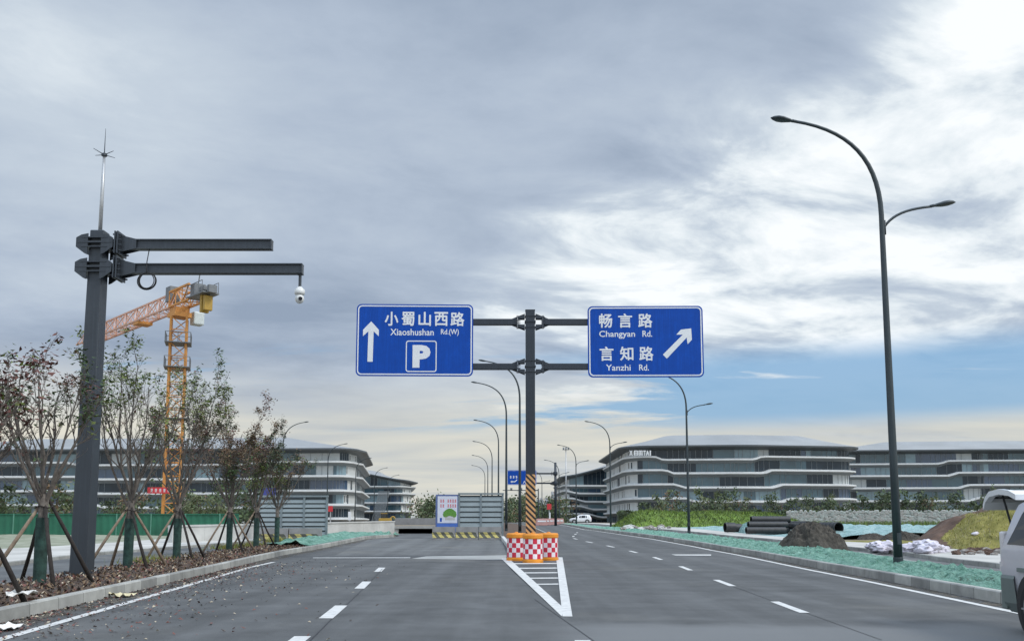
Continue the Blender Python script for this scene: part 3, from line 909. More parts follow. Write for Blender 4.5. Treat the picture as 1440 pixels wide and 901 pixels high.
# ------------------------------------------------------------------ crash barrels
def make_barrel(name, label):
    t = thing(name, label, 'crash barrel')
    mb = MB(); r = .31
    mb.lathe([(r * .98, 0), (r, .02), (r, .11), (r * .93, .125), (r * .93, .81), (r, .825), (r, .93), (r * .95, .95)], 32)
    mb.build('body', 'orange', t, smooth=False)
    for p in t.children[0].data.polygons: p.use_smooth = True
    t.children[0].data.set_sharp_from_angle(angle=R(35))
    mb = MB(); ns = 14
    for k in range(ns):
        for j in range(4):
            for q in range(3):
                a0, a1 = 2 * PI * (k + q / 3) / ns, 2 * PI * (k + (q + 1) / 3) / ns
                z0, z1 = .15 + j * .1625, .15 + (j + 1) * .1625
                e = r * .945
                mb.quad((e * math.cos(a0), e * math.sin(a0), z0), (e * math.cos(a1), e * math.sin(a1), z0), (e * math.cos(a1), e * math.sin(a1), z1), (e * math.cos(a0), e * math.sin(a0), z1), (k + j) % 2)
    mb.build('reflective_sheeting', ['barrel_white', 'barrel_red'], t, smooth=True)
    mb = MB(); mb.lathe([(r * .97, .94), (r * .90, .975), (r * .3, .985)], 24); mb.lathe([(.06, .98), (.06, 1.01), (.02, 1.02)], 12)
    mb.build('lid', 'orange', t, smooth=True)
    t.children[-1].data.set_sharp_from_angle(angle=R(35))
    return t
b0 = make_barrel('crash_barrel', 'orange barrel with red and white checks standing in front of the other two')
b0.scale = (1.1, 1.1, .98); p = XG(749, 29.1); b0.location = (p.x, p.y, 0); b0.rotation_euler.z = .2
GRP = 'checkered crash barrels around the sign post'
b0['group'] = GRP
p = XG(726, 30.5); dup(b0, (p.x, p.y, 0), 1.1, 'checkered orange barrel on the parking-side of the sign post, beside the island kerb', GRP, scale=(1.1, 1.1, .98))
p = XG(771, 30.7); dup(b0, (p.x, p.y, 0), 2.3, 'checkered orange barrel at the through-road side of the sign post', GRP, scale=(1.1, 1.1, .98))

# ------------------------------------------------------------------ camera mast with two arms
MD = 19.9
mp = XG(122.5, MD)
mast = thing('camera_mast', 'tall dark square steel mast with two horizontal arms beside the planting bed', 'mast', (mp.x, mp.y, 0))
zt = D(133, 326, MD).z
mb = MB(); a, c = .195, .16
mb.add([(-a, -a, .1), (a, -a, .1), (a, a, .1), (-a, a, .1), (-c, -c, zt), (c, -c, zt), (c, c, zt), (-c, c, zt)],
       [(3, 2, 1, 0), (4, 5, 6, 7), (0, 1, 5, 4), (1, 2, 6, 5), (2, 3, 7, 6), (3, 0, 4, 7)])
bevel(mb.build('post', 'pole_grey', mast), .025, 3)
mb = MB(); mb.box((0, 0, .16), (.62, .62, .04)); 
for ax in (-.25, .25):
    for ay in (-.25, .25): mb.tube([(ax, ay, .15), (ax, ay, .28)], .022, 6)
mb.build('base_plate', 'pole_grey', mast)
za = [D(160, 344.5, MD).z, D(160, 378.5, MD).z]
xe = [D(383, 344, MD).x - mp.x, D(426, 379, MD).x - mp.x]
for z, x1 in zip(za, xe):
    mb = MB()
    for k, zz in enumerate((-.11, 0, .11)):
        mb.box((0, 0, z + zz), (.80 if k == 1 else .6, .52, .025 if k != 1 else .04))
    for sx in (-1, 1):
        for yy in (-.24, .24):
            pol = [(sx * .15, z - .30), (sx * .22, z - .27), (sx * .42, z - .12), (sx * .42, z + .10), (sx * .3, z + .17), (sx * .15, z + .2)]
            mb.extrude_y(pol if sx > 0 else pol[::-1], yy - .012, yy + .012)
    mb.box((.46, 0, z), (.03, .5, .52)); mb.box((.52, 0, z), (.03, .5, .52))
    for zz in (-.19, -.06, .06, .19):
        for yy in (-.2, .2): mb.tube([(.4, yy, z + zz), (.6, yy, z + zz)], .02, 6)
    for yy in (-.1, .1):
        mb.extrude_y([(.535, z - .2), (.9, z - .11), (.9, z + .11), (.535, z + .2)], yy - .01, yy + .01)
    mb.build('bracket_collar', 'pole_grey', mast)
    mb = MB(); x0 = .535
    h = .115
    # H-section arm: two flanges and a web
    mb.box(((x0 + x1) / 2, 0, z + h - .012), (x1 - x0, .2, .024)); mb.box(((x0 + x1) / 2, 0, z - h + .012), (x1 - x0, .2, .024))
    mb.box(((x0 + x1) / 2, -.05, z), (x1 - x0, .02, 2 * h - .05)); mb.box((x1 - .012, 0, z), (.02, .18, 2 * h - .052))
    mb.build('arm', 'pole_grey', mast)
mb = MB()
zs = D(147, 219, MD).z
mb.tube([(.0, 0, zt - .02), (.0, 0, zt + 1.0), (.0, 0, zs)], [.045, .04, .03], 10)
mb.build('lightning_mast', 'galv', mast, smooth=True)
mb = MB(); ztip = D(148, 181, MD).z
mb.lathe([(.02, -.05), (.065, -.03), (.065, .02), (.02, .05)], 10, (0, 0, zs + .02))
mb.tube([(0, 0, zs), (0, 0, ztip)], [.014, .004], 6)
for k in range(4):
    q = PI / 4 + k * PI / 2 + .35
    mb.tube([(0, 0, zs + .02), (.3 * math.cos(q), .3 * math.sin(q), zs + .06)], [.012, .006], 5)
mb.build('lightning_rod', 'pole_grey', mast)
# camera and cable loop hang from the lower arm
dc = thing('dome_camera', 'white dome surveillance camera hanging at the end of the lower mast arm', 'camera', (mp.x + xe[1] - .06, mp.y, za[1] - .115))
mb = MB(); mb.tube([(0, 0, .0), (0, 0, -.32)], .035, 10); mb.box((0, 0, -.008), (.14, .14, .016)); mb.build('hanger', 'pole_grey', dc)
mb = MB(); mb.lathe([(.04, -.30), (.075, -.34), (.115, -.38), (.12, -.47), (.105, -.485)], 18); mb.build('housing', 'cctv_white', dc, smooth=True)
mb = MB(); mb.ell((0, 0, -.58), (.105, .105, .12), 16, 10); mb.lathe([(.06, -.49), (.06, -.53)], 12); mb.build('ball', 'cctv_white', dc, smooth=True)
mb = MB(); mb.tube([(.04, -.09, -.60), (.05, -.125, -.61)], .045, 12); mb.build('lens', 'lens_dark', dc)
mb = MB(); cc = Vector((D(210, 397, MD).x, mp.y - .13, D(210, 397, MD).z))
for k in range(5):
    rr = .17 + .012 * k; 
    mb.tube([cc + Vector((math.cos(a_) * rr + .02 * math.sin(k), .012 * (k - 2), math.sin(a_) * rr * (1.05 - .03 * k))) for a_ in [2 * PI * i / 28 for i in range(29)]], .011, 5, caps=False)
mb.tube([cc + Vector((-.02, 0, .17)), cc + Vector((-.03, .01, .30)), (cc.x - .03, mp.y - .11, za[1] - .1), (cc.x - .03, mp.y - .115, za[1] + .14), (cc.x - .02, mp.y - .03, za[0] - .08)], .011, 5)
tag(mb.build('cable_coil', 'black_rubber', smooth=True), 'black coil of spare cable hanging under the lower mast arm', 'cable')

# ------------------------------------------------------------------ street lamps
def head_mesh(mb, p, d, s=1.0):
    """leaf-shaped lantern starting at p and pointing along d"""
    p, d = Vector(p), Vector(d).normalized()
    side = Vector((0, 1, 0)); up = d.cross(side) * -1
    if up.z < 0: up = -up
    prof = [(0, .045, .045), (.10, .06, .055), (.14, .05, .05), (.2, .085, .06), (.38, .15, .085), (.52, .15, .085), (.64, .09, .06), (.72, .015, .015)]
    n = 12; vs = []
    for x, w, h in prof:
        for k in range(n):
            a = 2 * PI * k / n
            zz = math.sin(a) * h; zz = zz if zz > 0 else zz * .55
            vs.append(p + d * (x * s) + side * (math.cos(a) * w * s) + up * (zz * s))
    fs = [(i * n + k, i * n + (k + 1) % n, (i + 1) * n + (k + 1) % n, (i + 1) * n + k) for i in range(len(prof) - 1) for k in range(n)]
    fs += [tuple(reversed(range(n))), tuple(range((len(prof) - 1) * n, len(prof) * n))]
    mb.add(vs, fs)
def arc_pts(p0, p1, p2, p3, n=14):
    out = []
    for i in range(n + 1):
        t = i / n; u = 1 - t
        out.append(tuple(u ** 3 * a + 3 * u * u * t * b2 + 3 * u * t * t * c + t ** 3 * d for a, b2, c, d in zip(p0, p1, p2, p3)))
    return out
HJ = 9.25
def make_lamp(name, label, double=True, flip=1):
    t = thing(name, label, 'street lamp')
    path = [(0, 0, 0), (0, 0, 3), (0, 0, 6), (0, 0, HJ)] + arc_pts((0, 0, HJ + .3), (0, 0, HJ + 1.9), (-.75 * flip, 0, HJ + 2.75), (-2.3 * flip, 0, HJ + 3.0))
    n = len(path); rs = []
    for i, q in enumerate(path):
        rs.append(.115 - .045 * min(1, q[2] / HJ) if i < 4 else .068 - .028 * (i - 4) / (n - 5))
    mb = MB(); mb.tube(path, rs, 12); mb.build('pole', 'lamp_steel', t, smooth=True)
    mb = MB(); mb.lathe([(.19, 0), (.19, .03), (.125, .035), (.125, .25), (.118, .26)], 16); mb.box((0, -.115, .75), (.1, .02, .3)); mb.build('base_collar', 'lamp_steel', t)
    mb = MB(); head_mesh(mb, (-2.24 * flip, 0, HJ + 2.985), (-1 * flip, 0, .16)); mb.build('lamp_head', 'lamp_steel', t, smooth=True)
    if double:
        mb = MB(); mb.tube(arc_pts((.05, 0, HJ - .05), (.3, 0, HJ + .32), (.7, 0, HJ + .48), (1.4, 0, HJ + .55), 10), .036, 8)
        mb.box((.075, 0, HJ - .05), (.04, .07, .4)); mb.build('side_arm', 'lamp_steel', t, smooth=True)
        mb = MB(); head_mesh(mb, (1.35, 0, HJ + .545), (1, 0, .17)); mb.build('lamp_head', 'lamp_steel', t, smooth=True)
    return t
GRD = 'double-armed street lamps along the right verge'
l0 = make_lamp('street_lamp', 'tall two-armed street lamp rising from the green netted verge, largest of all lamps')
p = XG(1257, 25.0); l0.scale = (1.066, 1.066, 1.066); l0.location = (p.x, p.y, .08); l0['group'] = GRD
for px, d, lab in ((967, 67, 'two-armed street lamp whose top is hidden behind the slanting-arrow sign'), (858, 103, 'two-armed street lamp in front of the white end wall of the big right office block'),
                   (810, 137, 'two-armed street lamp standing by the white parked car'), (786, 172, 'two-armed street lamp just behind the far sign gantry post'), (762, 208, 'smallest and farthest two-armed street lamp beside the striped post')):
    p = XG(px, d); dup(l0, (p.x, p.y, zg(d) + .05), 0, lab, GRD, scale=1.0)
GRM = 'single-armed street lamps along the median'
m0 = make_lamp('street_lamp', 'single-armed street lamp closest behind the sign post, its head hidden by the lower beam', False)
p = XG(731, 62); m0.location = (p.x, p.y, zg(62) + .1); m0['group'] = GRM
for px, d, lab in ((712, 72.5, 'single-armed lamp on the median, second tallest of the row left of the sign post'), (701, 102, 'single-armed lamp on the median, third of the row counted from the sign post'),
                   (692, 131, 'single-armed lamp on the median, fourth of the row counted from the sign post'), (686, 160, 'single-armed lamp on the median, second smallest of the row above the poster box'), (682, 190, 'smallest single-armed median lamp above the louvred box')):
    p = XG(px, d); dup(m0, (p.x, p.y, zg(d) + .1), 0, lab, GRM)
GRL = 'single-armed street lamps in front of the left offices'
s0 = make_lamp('street_lamp', 'single-armed lamp beside the last brown tree, tallest of those before the left offices', False, -1)
p = XG(397, 103); s0.location = (p.x, p.y, zg(103)); s0['group'] = GRL
for px, d, lab in ((461, 134, 'single-armed lamp rising at the right edge of the left louvred fence'), (500.5, 166, 'single-armed lamp in front of the corner of the left office block'),
                   (527, 197, 'single-armed lamp between the two left office blocks'), (546, 228, 'smallest single-armed lamp in front of the far left office block')):
    p = XG(px, d); dup(s0, (p.x, p.y, zg(d)), 0, lab, GRL)

# far gantry with its blue sign, a thin overhead arm beyond it, and a floodlight mast
fp = XG(781, 126)
fg = thing('sign_gantry', 'far dark gantry post holding a small blue sign over the through road', 'sign post', (fp.x, fp.y, zg(126)))
hz = D(781, 650, 126).z - zg(126)
mb = MB(); mb.tube([(0, 0, 0), (0, 0, hz)], [.2, .17], 10); mb.build('post', 'dark_steel', fg, smooth=True)
for py in (665.5, 679):
    z = D(781, py, 126).z - zg(126); xl = D(716, 670, 126).x - fp.x
    mb = MB(); mb.box((xl / 2, 0, z), (-xl, .16, .22)); mb.build('beam', 'dark_steel', fg)
    mb = MB(); mb.lathe([(.3, -.25), (.34, 0), (.3, .25)], 10, (0, 0, z)); mb.box((-.5, 0, z), (.08, .4, .55)); mb.build('bracket_collar', 'dark_steel', fg)
def draw_far(sg, X, Z):
    mb = MB(); rr = random.Random(3)
    for px in (718.5, 722.5, 726.5):
        for k in range(3):
            x = X(px) + rr.uniform(-.02, .02); mb.add([(x - .12, -.006, Z(669 + k * 1.1)), (x + .12, -.006, Z(669 + k * 1.1)), (x + .12, -.006, Z(669.5 + k * 1.1)), (x - .12, -.006, Z(669.5 + k * 1.1))], [(0, 3, 2, 1)])
        mb.add([(X(px) - .04, -.008, Z(672.2)), (X(px) + .04, -.008, Z(672.2)), (X(px) + .04, -.008, Z(668.6)), (X(px) - .04, -.008, Z(668.6))], [(0, 1, 2, 3)])
    mb.build('lettering', 'sign_white', sg)
    mb = MB()
    mb.flat([(X(a), Z(b2)) for a, b2 in ((718, 676.6), (720.5, 675), (720.5, 676), (724, 676), (727, 673.4), (727.8, 674.2), (724.6, 677.2), (720.5, 677.2), (720.5, 678.2))], -.006)
    mb.flat([(X(a), Z(b2)) for a, b2 in ((735.5, 679), (736.3, 679), (737.5, 676.4), (738.6, 679), (739.4, 679), (738, 675.6), (737, 675.6))], -.006)
    mb.build('arrow', 'sign_white', sg)
make_sign('small far blue sign glimpsed between the median lamp and the striped post', (713.5, 754, 661, 681), 125.8, 0, draw_far)
ta = thing('traffic_arm', 'thin far overhead traffic arm with two small boxes over the road', 'traffic arm', (D(757, 700, 205).x, 205, zg(205)))
z = D(757, 689, 205).z - zg(205)
mb = MB(); mb.tube([(0, 0, 0), (0, 0, z + .4)], [.16, .12], 8); mb.build('post', 'dark_steel', ta)
xl = D(707, 689, 205).x - D(757, 689, 205).x
mb = MB(); mb.tube([(0, 0, z), (xl, 0, z)], [.12, .08], 8); mb.build('arm', 'dark_steel', ta)
for px in (719, 733):
    mb = MB(); mb.box((D(px, 689, 205).x - D(757, 689, 205).x, 0, z + .3), (.5, .4, .45)); mb.build('signal_box', 'grey_metal', ta)
fm = thing('floodlight_mast', 'very tall thin mast with a cluster of floodlights above the far right offices', 'light mast', XG(796, 330))
z = D(796, 631, 330).z - zg(330)
mb = MB(); mb.tube([(0, 0, 0), (0, 0, z)], [.36, .16], 8); mb.build('pole', 'galv', fm, smooth=True)
for k in (-1, 0, 1):
    mb = MB(); mb.box((k * .9, -.2, z + .2), (.6, .4, .8), rx=-.4); mb.build('floodlight', 'grey_metal', fm)
mb = MB(); mb.box((0, 0, z - .3), (2.6, .2, .2)); mb.build('crossbar', 'galv', fm)

# ------------------------------------------------------------------ concrete barriers and louvred fences
def make_barrier(label, L, group):
    t = thing('concrete_barrier', label, 'barrier', group=group)
    prof = [(-.30, 0), (.30, 0), (.30, .10), (.17, .32), (.12, .78), (-.12, .78), (-.17, .32), (-.30, .10)]
    mb = MB(); nx = 14; vs = []
    for i in range(nx + 1):
        x = -L / 2 + L * i / nx
        for y, z in prof:
            q = .012 * noise.noise(Vector((x * 3, y * 5, z * 5)))
            vs.append((x, y + q, z + (q if z > .5 else 0)))
    n = len(prof)
    mb.add(vs, [(i * n + k, (i + 1) * n + k, (i + 1) * n + (k + 1) % n, i * n + (k + 1) % n) for i in range(nx) for k in range(n)] + [tuple(reversed(range(n))), tuple(range(nx * n, nx * n + n))])
    mb.build('block', 'concrete_dark', t)
    # worn yellow and black slanting stripes on the lower front batter and the top band
    def pt(x, z):
        if z < .32: y = -.30 + (z - .10) / .22 * .13
        else: y = -.17 + (z - .32) / .46 * .05
        return (x, y - .008 - .012, z)
    st = MB(); w = .24; x = -L / 2 + .04; k = 0
    while x < L / 2 - .1:
        for za, zb2, o in ((.12, .31, .18), (.33, .46, .10)):
            xa = x + (0 if za < .3 else -.18)
            P_ = [max(-L / 2, min(L / 2, v)) for v in (xa, xa + w, xa + w - o, xa - o)]
            if P_[1] - P_[0] > .03 or P_[2] - P_[3] > .03:
                st.add([pt(P_[0], za), pt(P_[1], za), pt(P_[2], zb2), pt(P_[3], zb2)], [(0, 1, 2, 3)], k % 2)
        x += w; k += 1
    st.build('warning_stripes', ['hazard_dirty_yellow', 'hazard_dirty_black'], t)
    return t
GB1, GB2 = 'concrete barriers in front of the poster fence', 'concrete barriers in front of the left louvred fence'
pa, pb = G(607, 758.5), G(706, 757.5)
Lb = (pb.x - pa.x) / 3
bar0 = make_barrier('worn striped concrete barrier under the tree poster, leftmost of three end to end', Lb - .04, GB1)
labs = (None, 'worn striped concrete barrier in the middle of the three below the poster fence', 'mossy striped concrete barrier nearest the orange barrels')
for i in range(3):
    loc = (pa.x + Lb * (i + .5), pa.y + .3, zg(pa.y))
    if i == 0: bar0.location = loc; bar0.rotation_euler.z = .03
    else: dup(bar0, loc, (-.02, .015)[i - 1], labs[i], GB1)
qa, qb = G(363, 763), G(455, 757.5)
qa.y = qb.y = 50
qa.x = XG(363, 50).x; qb.x = XG(455, 50).x
Lq = (qb.x - qa.x) / 2
for i, lb in enumerate(('grey concrete barrier before the left louvred fence, half behind the last staked tree', 'grey concrete barrier before the right half of the left louvred fence')):
    dup(bar0, (qa.x + Lq * (i + .5), 50, zg(50)), .02 - .03 * i, lb, GB2, scale=(Lq / Lb, 1, 1))

def louvre_fence(label, x0, x1, y, z0, z1, bays, nsl):
    t = thing('louvred_fence', label, 'fence', ((x0 + x1) / 2, y, z0))
    w = x1 - x0; h = z1 - z0
    for b2 in range(bays):
        a, c = -w / 2 + w * b2 / bays, -w / 2 + w * (b2 + 1) / bays
        mb = MB()
        for k in range(nsl):
            za = .12 + (h - .2) * k / nsl; zb2 = .12 + (h - .2) * (k + 1) / nsl
            mb.extrude_y([], 0, 0) if False else None
            x_0, x_1 = a + .05, c - .05
            # each blade: a pale inclined face above a shadow gap
            mb.add([(x_0, -.05, za), (x_1, -.05, za), (x_1, .0, zb2 - .07), (x_0, .0, zb2 - .07), (x_0, -.03, za - .012), (x_1, -.03, za - .012), (x_1, .02, zb2 - .085), (x_0, .02, zb2 - .085)],
                   [(0, 1, 2, 3), (4, 7, 6, 5), (0, 4, 5, 1), (2, 6, 7, 3), (0, 3, 7, 4), (1, 5, 6, 2)])
        mb.build('louvre_panel', 'louvre', t)
    mb = MB(); mb.box((0, .12, h / 2), (w - .1, .02, h - .1)); mb.build('backing_sheet', 'eave_dark', t)
    for k in range(bays + 1):
        mb = MB(); mb.box((-w / 2 + w * k / bays, 0, h / 2), (.11, .14, h)); mb.build('post', 'louvre_frame', t)
    mb = MB(); mb.box((0, 0, h + .05), (w + .14, .2, .1)); mb.build('top_rail', 'louvre_frame', t)
    mb = MB(); mb.box((0, 0, .05), (w - .12, .12, .09)); mb.build('bottom_rail', 'louvre_frame', t)
    return t
fy = pa.y + 1.0
X_ = lambda px, d: (px - CX) / F * d
louvre_fence('grey-green louvred fence beside the tree poster', X_(646, fy), X_(707, fy), fy, zg(fy), D(680, 695, fy).z, 2, 8)
pt_ = thing('poster_board', 'framed white poster with green trees and red characters', 'poster', (X_(629.5, fy), fy, zg(fy)))
pw, ph = X_(645.5, fy) - X_(613, fy), D(630, 695, fy).z - zg(fy)
mb = MB(); mb.box((0, 0, ph / 2), (pw, .12, ph)); mb.build('frame', mat('poster_frame', (.10, .14, .30), .5), pt_)
mb = MB(); mb.flat([(-pw / 2 + .12, 1.0), (pw / 2 - .1, 1.0), (pw / 2 - .1, ph - .1), (-pw / 2 + .12, ph - .1)], -.066); mb.build('sheet', 'poster_white', pt_)
mb = MB(); mb.flat([(-pw / 2 + .08, .08), (pw / 2 - .08, .08), (pw / 2 - .08, .98), (-pw / 2 + .08, .98)], -.066); mb.build('blue_band', 'poster_blue', pt_)
mb = MB(); rr = random.Random(8)
for row in range(2):
    for k in range(7):
        if k in (2,): continue
        x = -pw / 2 + .28 + k * .15; z = ph - .48 - row * .3
        for q in range(3): mb.flat([(x, z + .07 * q), (x + .1, z + .07 * q), (x + .1, z + .07 * q + .028), (x, z + .07 * q + .028)], -.069)
        mb.flat([(x + .04, z - .02), (x + .065, z - .02), (x + .065, z + .19), (x + .04, z + .19)], -.0705)
mb.build('red_characters', 'poster_red', pt_)
mb = MB()
for cx, cz, rx_, rz_ in ((.16, 1.68, .30, .22), (.0, 1.6, .24, .19), (.32, 1.6, .24, .2), (-.1, 1.5, .17, .15), (.44, 1.5, .14, .16)):
    k = rr.random() * .001
    mb.flat([(cx + rx_ * math.cos(a_) * (1 + .1 * math.sin(5 * a_)), cz + rz_ * math.sin(a_)) for a_ in [2 * PI * i / 20 for i in range(20)]], -.069 - k)
mb.build('printed_trees', 'poster_green', pt_)
mb = MB()
for k in range(9): mb.flat([(-.12 + k * .068, 1.18), (-.09 + k * .068, 1.18), (-.1 + k * .068, 1.46), (-.11 + k * .068, 1.46)], -.0725)
mb.build('printed_trunks', 'poster_brown', pt_)
mb = MB(); mb.flat([(-.45, 1.08), (-.33, 1.08), (-.33, 1.32), (-.45, 1.32)], -.069); mb.build('printed_mark', 'sign_blue', pt_)

ly = 51.0
louvre_fence('pale grey louvred fence before the left offices, three bays wide', X_(366, ly), X_(461, ly), ly, zg(ly), D(400, 698.5, ly).z, 3, 9)

# white parapet wall and the underpass mouth
def wall_run(name, label, a, b2, h, th, m, cat='wall', z0=None, cap=True):
    a, b2 = Vector(a), Vector(b2)
    d = (b2 - a); d.z = 0; L = d.length; rz = math.atan2(d.y, d.x)
    t = thing(name, label, cat, (a.x, a.y, zg(a.y)), rz)
    mb = MB(); n = max(2, int(L / 2.5)); dzv = zg(b2.y) - zg(a.y)
    for k in range(n):
        u0, u1 = L * k / n, L * (k + 1) / n - .012
        za, zb2 = dzv * k / n, dzv * (k + 1) / n
        mb.add([(u0, 0, za - .2), (u1, 0, zb2 - .2), (u1, th, zb2 - .2), (u0, th, za - .2), (u0, 0, za + h), (u1, 0, zb2 + h), (u1, th, zb2 + h), (u0, th, za + h)],
               [(3, 2, 1, 0), (4, 5, 6, 7), (0, 1, 5, 4), (1, 2, 6, 5), (2, 3, 7, 6), (3, 0, 4, 7)])
    mb.build('wall_body', m, t)
    if cap:
        mb = MB(); mb.add([(0, -.05, h), (L, -.05, dzv + h), (L, th + .05, dzv + h), (0, th + .05, h), (0, -.05, h + .09), (L, -.05, dzv + h + .09), (L, th + .05, dzv + h + .09), (0, th + .05, h + .09)],
               [(3, 2, 1, 0), (4, 5, 6, 7), (0, 1, 5, 4), (1, 2, 6, 5), (2, 3, 7, 6), (3, 0, 4, 7)])
        mb.build('coping', 'concrete_white', t)
    return t
wall_run('parapet_wall', 'long low white concrete parapet wall behind the staked trees', G(242, 766), XG(556, 70), .92, .3, 'concrete_white')
uy = 70.5
ux0, ux1 = X_(556, uy), X_(632, uy)
un = thing('underpass', 'grey concrete underpass beam over a dark opening beside the poster', 'underpass', ((ux0 + ux1) / 2, uy, zg(uy)))
w = ux1 - ux0; zt0, zt1 = D(580, 741, uy).z - zg(uy), D(580, 728, uy).z - zg(uy)
mb = MB(); mb.box((0, .3, (zt0 + zt1) / 2 + .09), (w, .6, zt1 - zt0 - .2)); bevel(mb.build('beam', 'concrete_dark', un), .02)
mb = MB(); mb.box((0, .28, zt0), (w + .02, .7, .2)); mb.build('lower_lip', 'concrete', un)
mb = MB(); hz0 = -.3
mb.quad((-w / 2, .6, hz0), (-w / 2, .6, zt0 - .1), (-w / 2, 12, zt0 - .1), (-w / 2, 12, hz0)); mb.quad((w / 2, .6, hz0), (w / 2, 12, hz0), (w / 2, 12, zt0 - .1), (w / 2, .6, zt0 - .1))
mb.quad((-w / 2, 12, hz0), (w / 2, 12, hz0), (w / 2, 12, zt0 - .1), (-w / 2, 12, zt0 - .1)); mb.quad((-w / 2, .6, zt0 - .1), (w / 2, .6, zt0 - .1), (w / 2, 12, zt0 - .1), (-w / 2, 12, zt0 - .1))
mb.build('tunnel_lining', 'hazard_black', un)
ab = MB(); ab.box((-w / 2 + .15, .25, zt0 / 2 - .1), (.3, .5, zt0)); ab.box((w / 2 - .15, .25, zt0 / 2 - .1), (.3, .5, zt0)); ab.build('abutment', 'concrete', un)

# rubble of net and soil before the underpass
vn = MB(); 
q = strip(lambda y: LK(58) + (y - 58) * .4 - 2.6, lambda y: LK(58) - .2, ysr(60, 65, .35), .05, cols=20, disp=.35, seed=31, fr=.9); vn.add(q.v, q.f)
tag(vn.build('dust_net', 'net_green'), 'crumpled pale green dust net at the end of the left kerb before the underpass', 'dust net')
q = strip(lambda y: BBm(y) + .1, lambda y: LK(y) - .15, ysr(40, 59, .3), .2, cols=10, disp=.22, seed=33, fr=1.4)
tag(q.build('dust_net', 'net_green'), 'green dust net on the planting bed in front of the left louvred fence', 'dust net')

# green site hoarding
fa, fb = XG(-120, 62), XG(338, 62)
hf = thing('site_hoarding', 'long green metal site fence behind the left road', 'fence', (fa.x, 62, zg(62)))
L = fb.x - fa.x; hh = D(120, 722.5, 62).z - zg(62)
mb = MB(); n = int(L / .12); vs = []
for i in range(n + 1):
    x = L * i / n; y = (.0, .03, .03, 0)[i % 4]
    vs += [(x, y, .05), (x, y, hh)]
mb.add(vs, [(2 * i, 2 * i + 2, 2 * i + 3, 2 * i + 1) for i in range(n)]); mb.build('panel_sheet', 'fence_green', hf)
k = 0
while k * 2.4 < L:
    mb = MB(); mb.box((k * 2.4, -.04, hh / 2 + .02), (.07, .06, hh + .04)); mb.build('fence_post', mat('fence_post_pale', (.10, .26, .19), .6) if k == 0 else 'fence_post_pale', hf); k += 1
mb = MB(); mb.box((L / 2, -.02, hh), (L, .08, .06)); mb.build('top_rail', 'fence_green', hf)

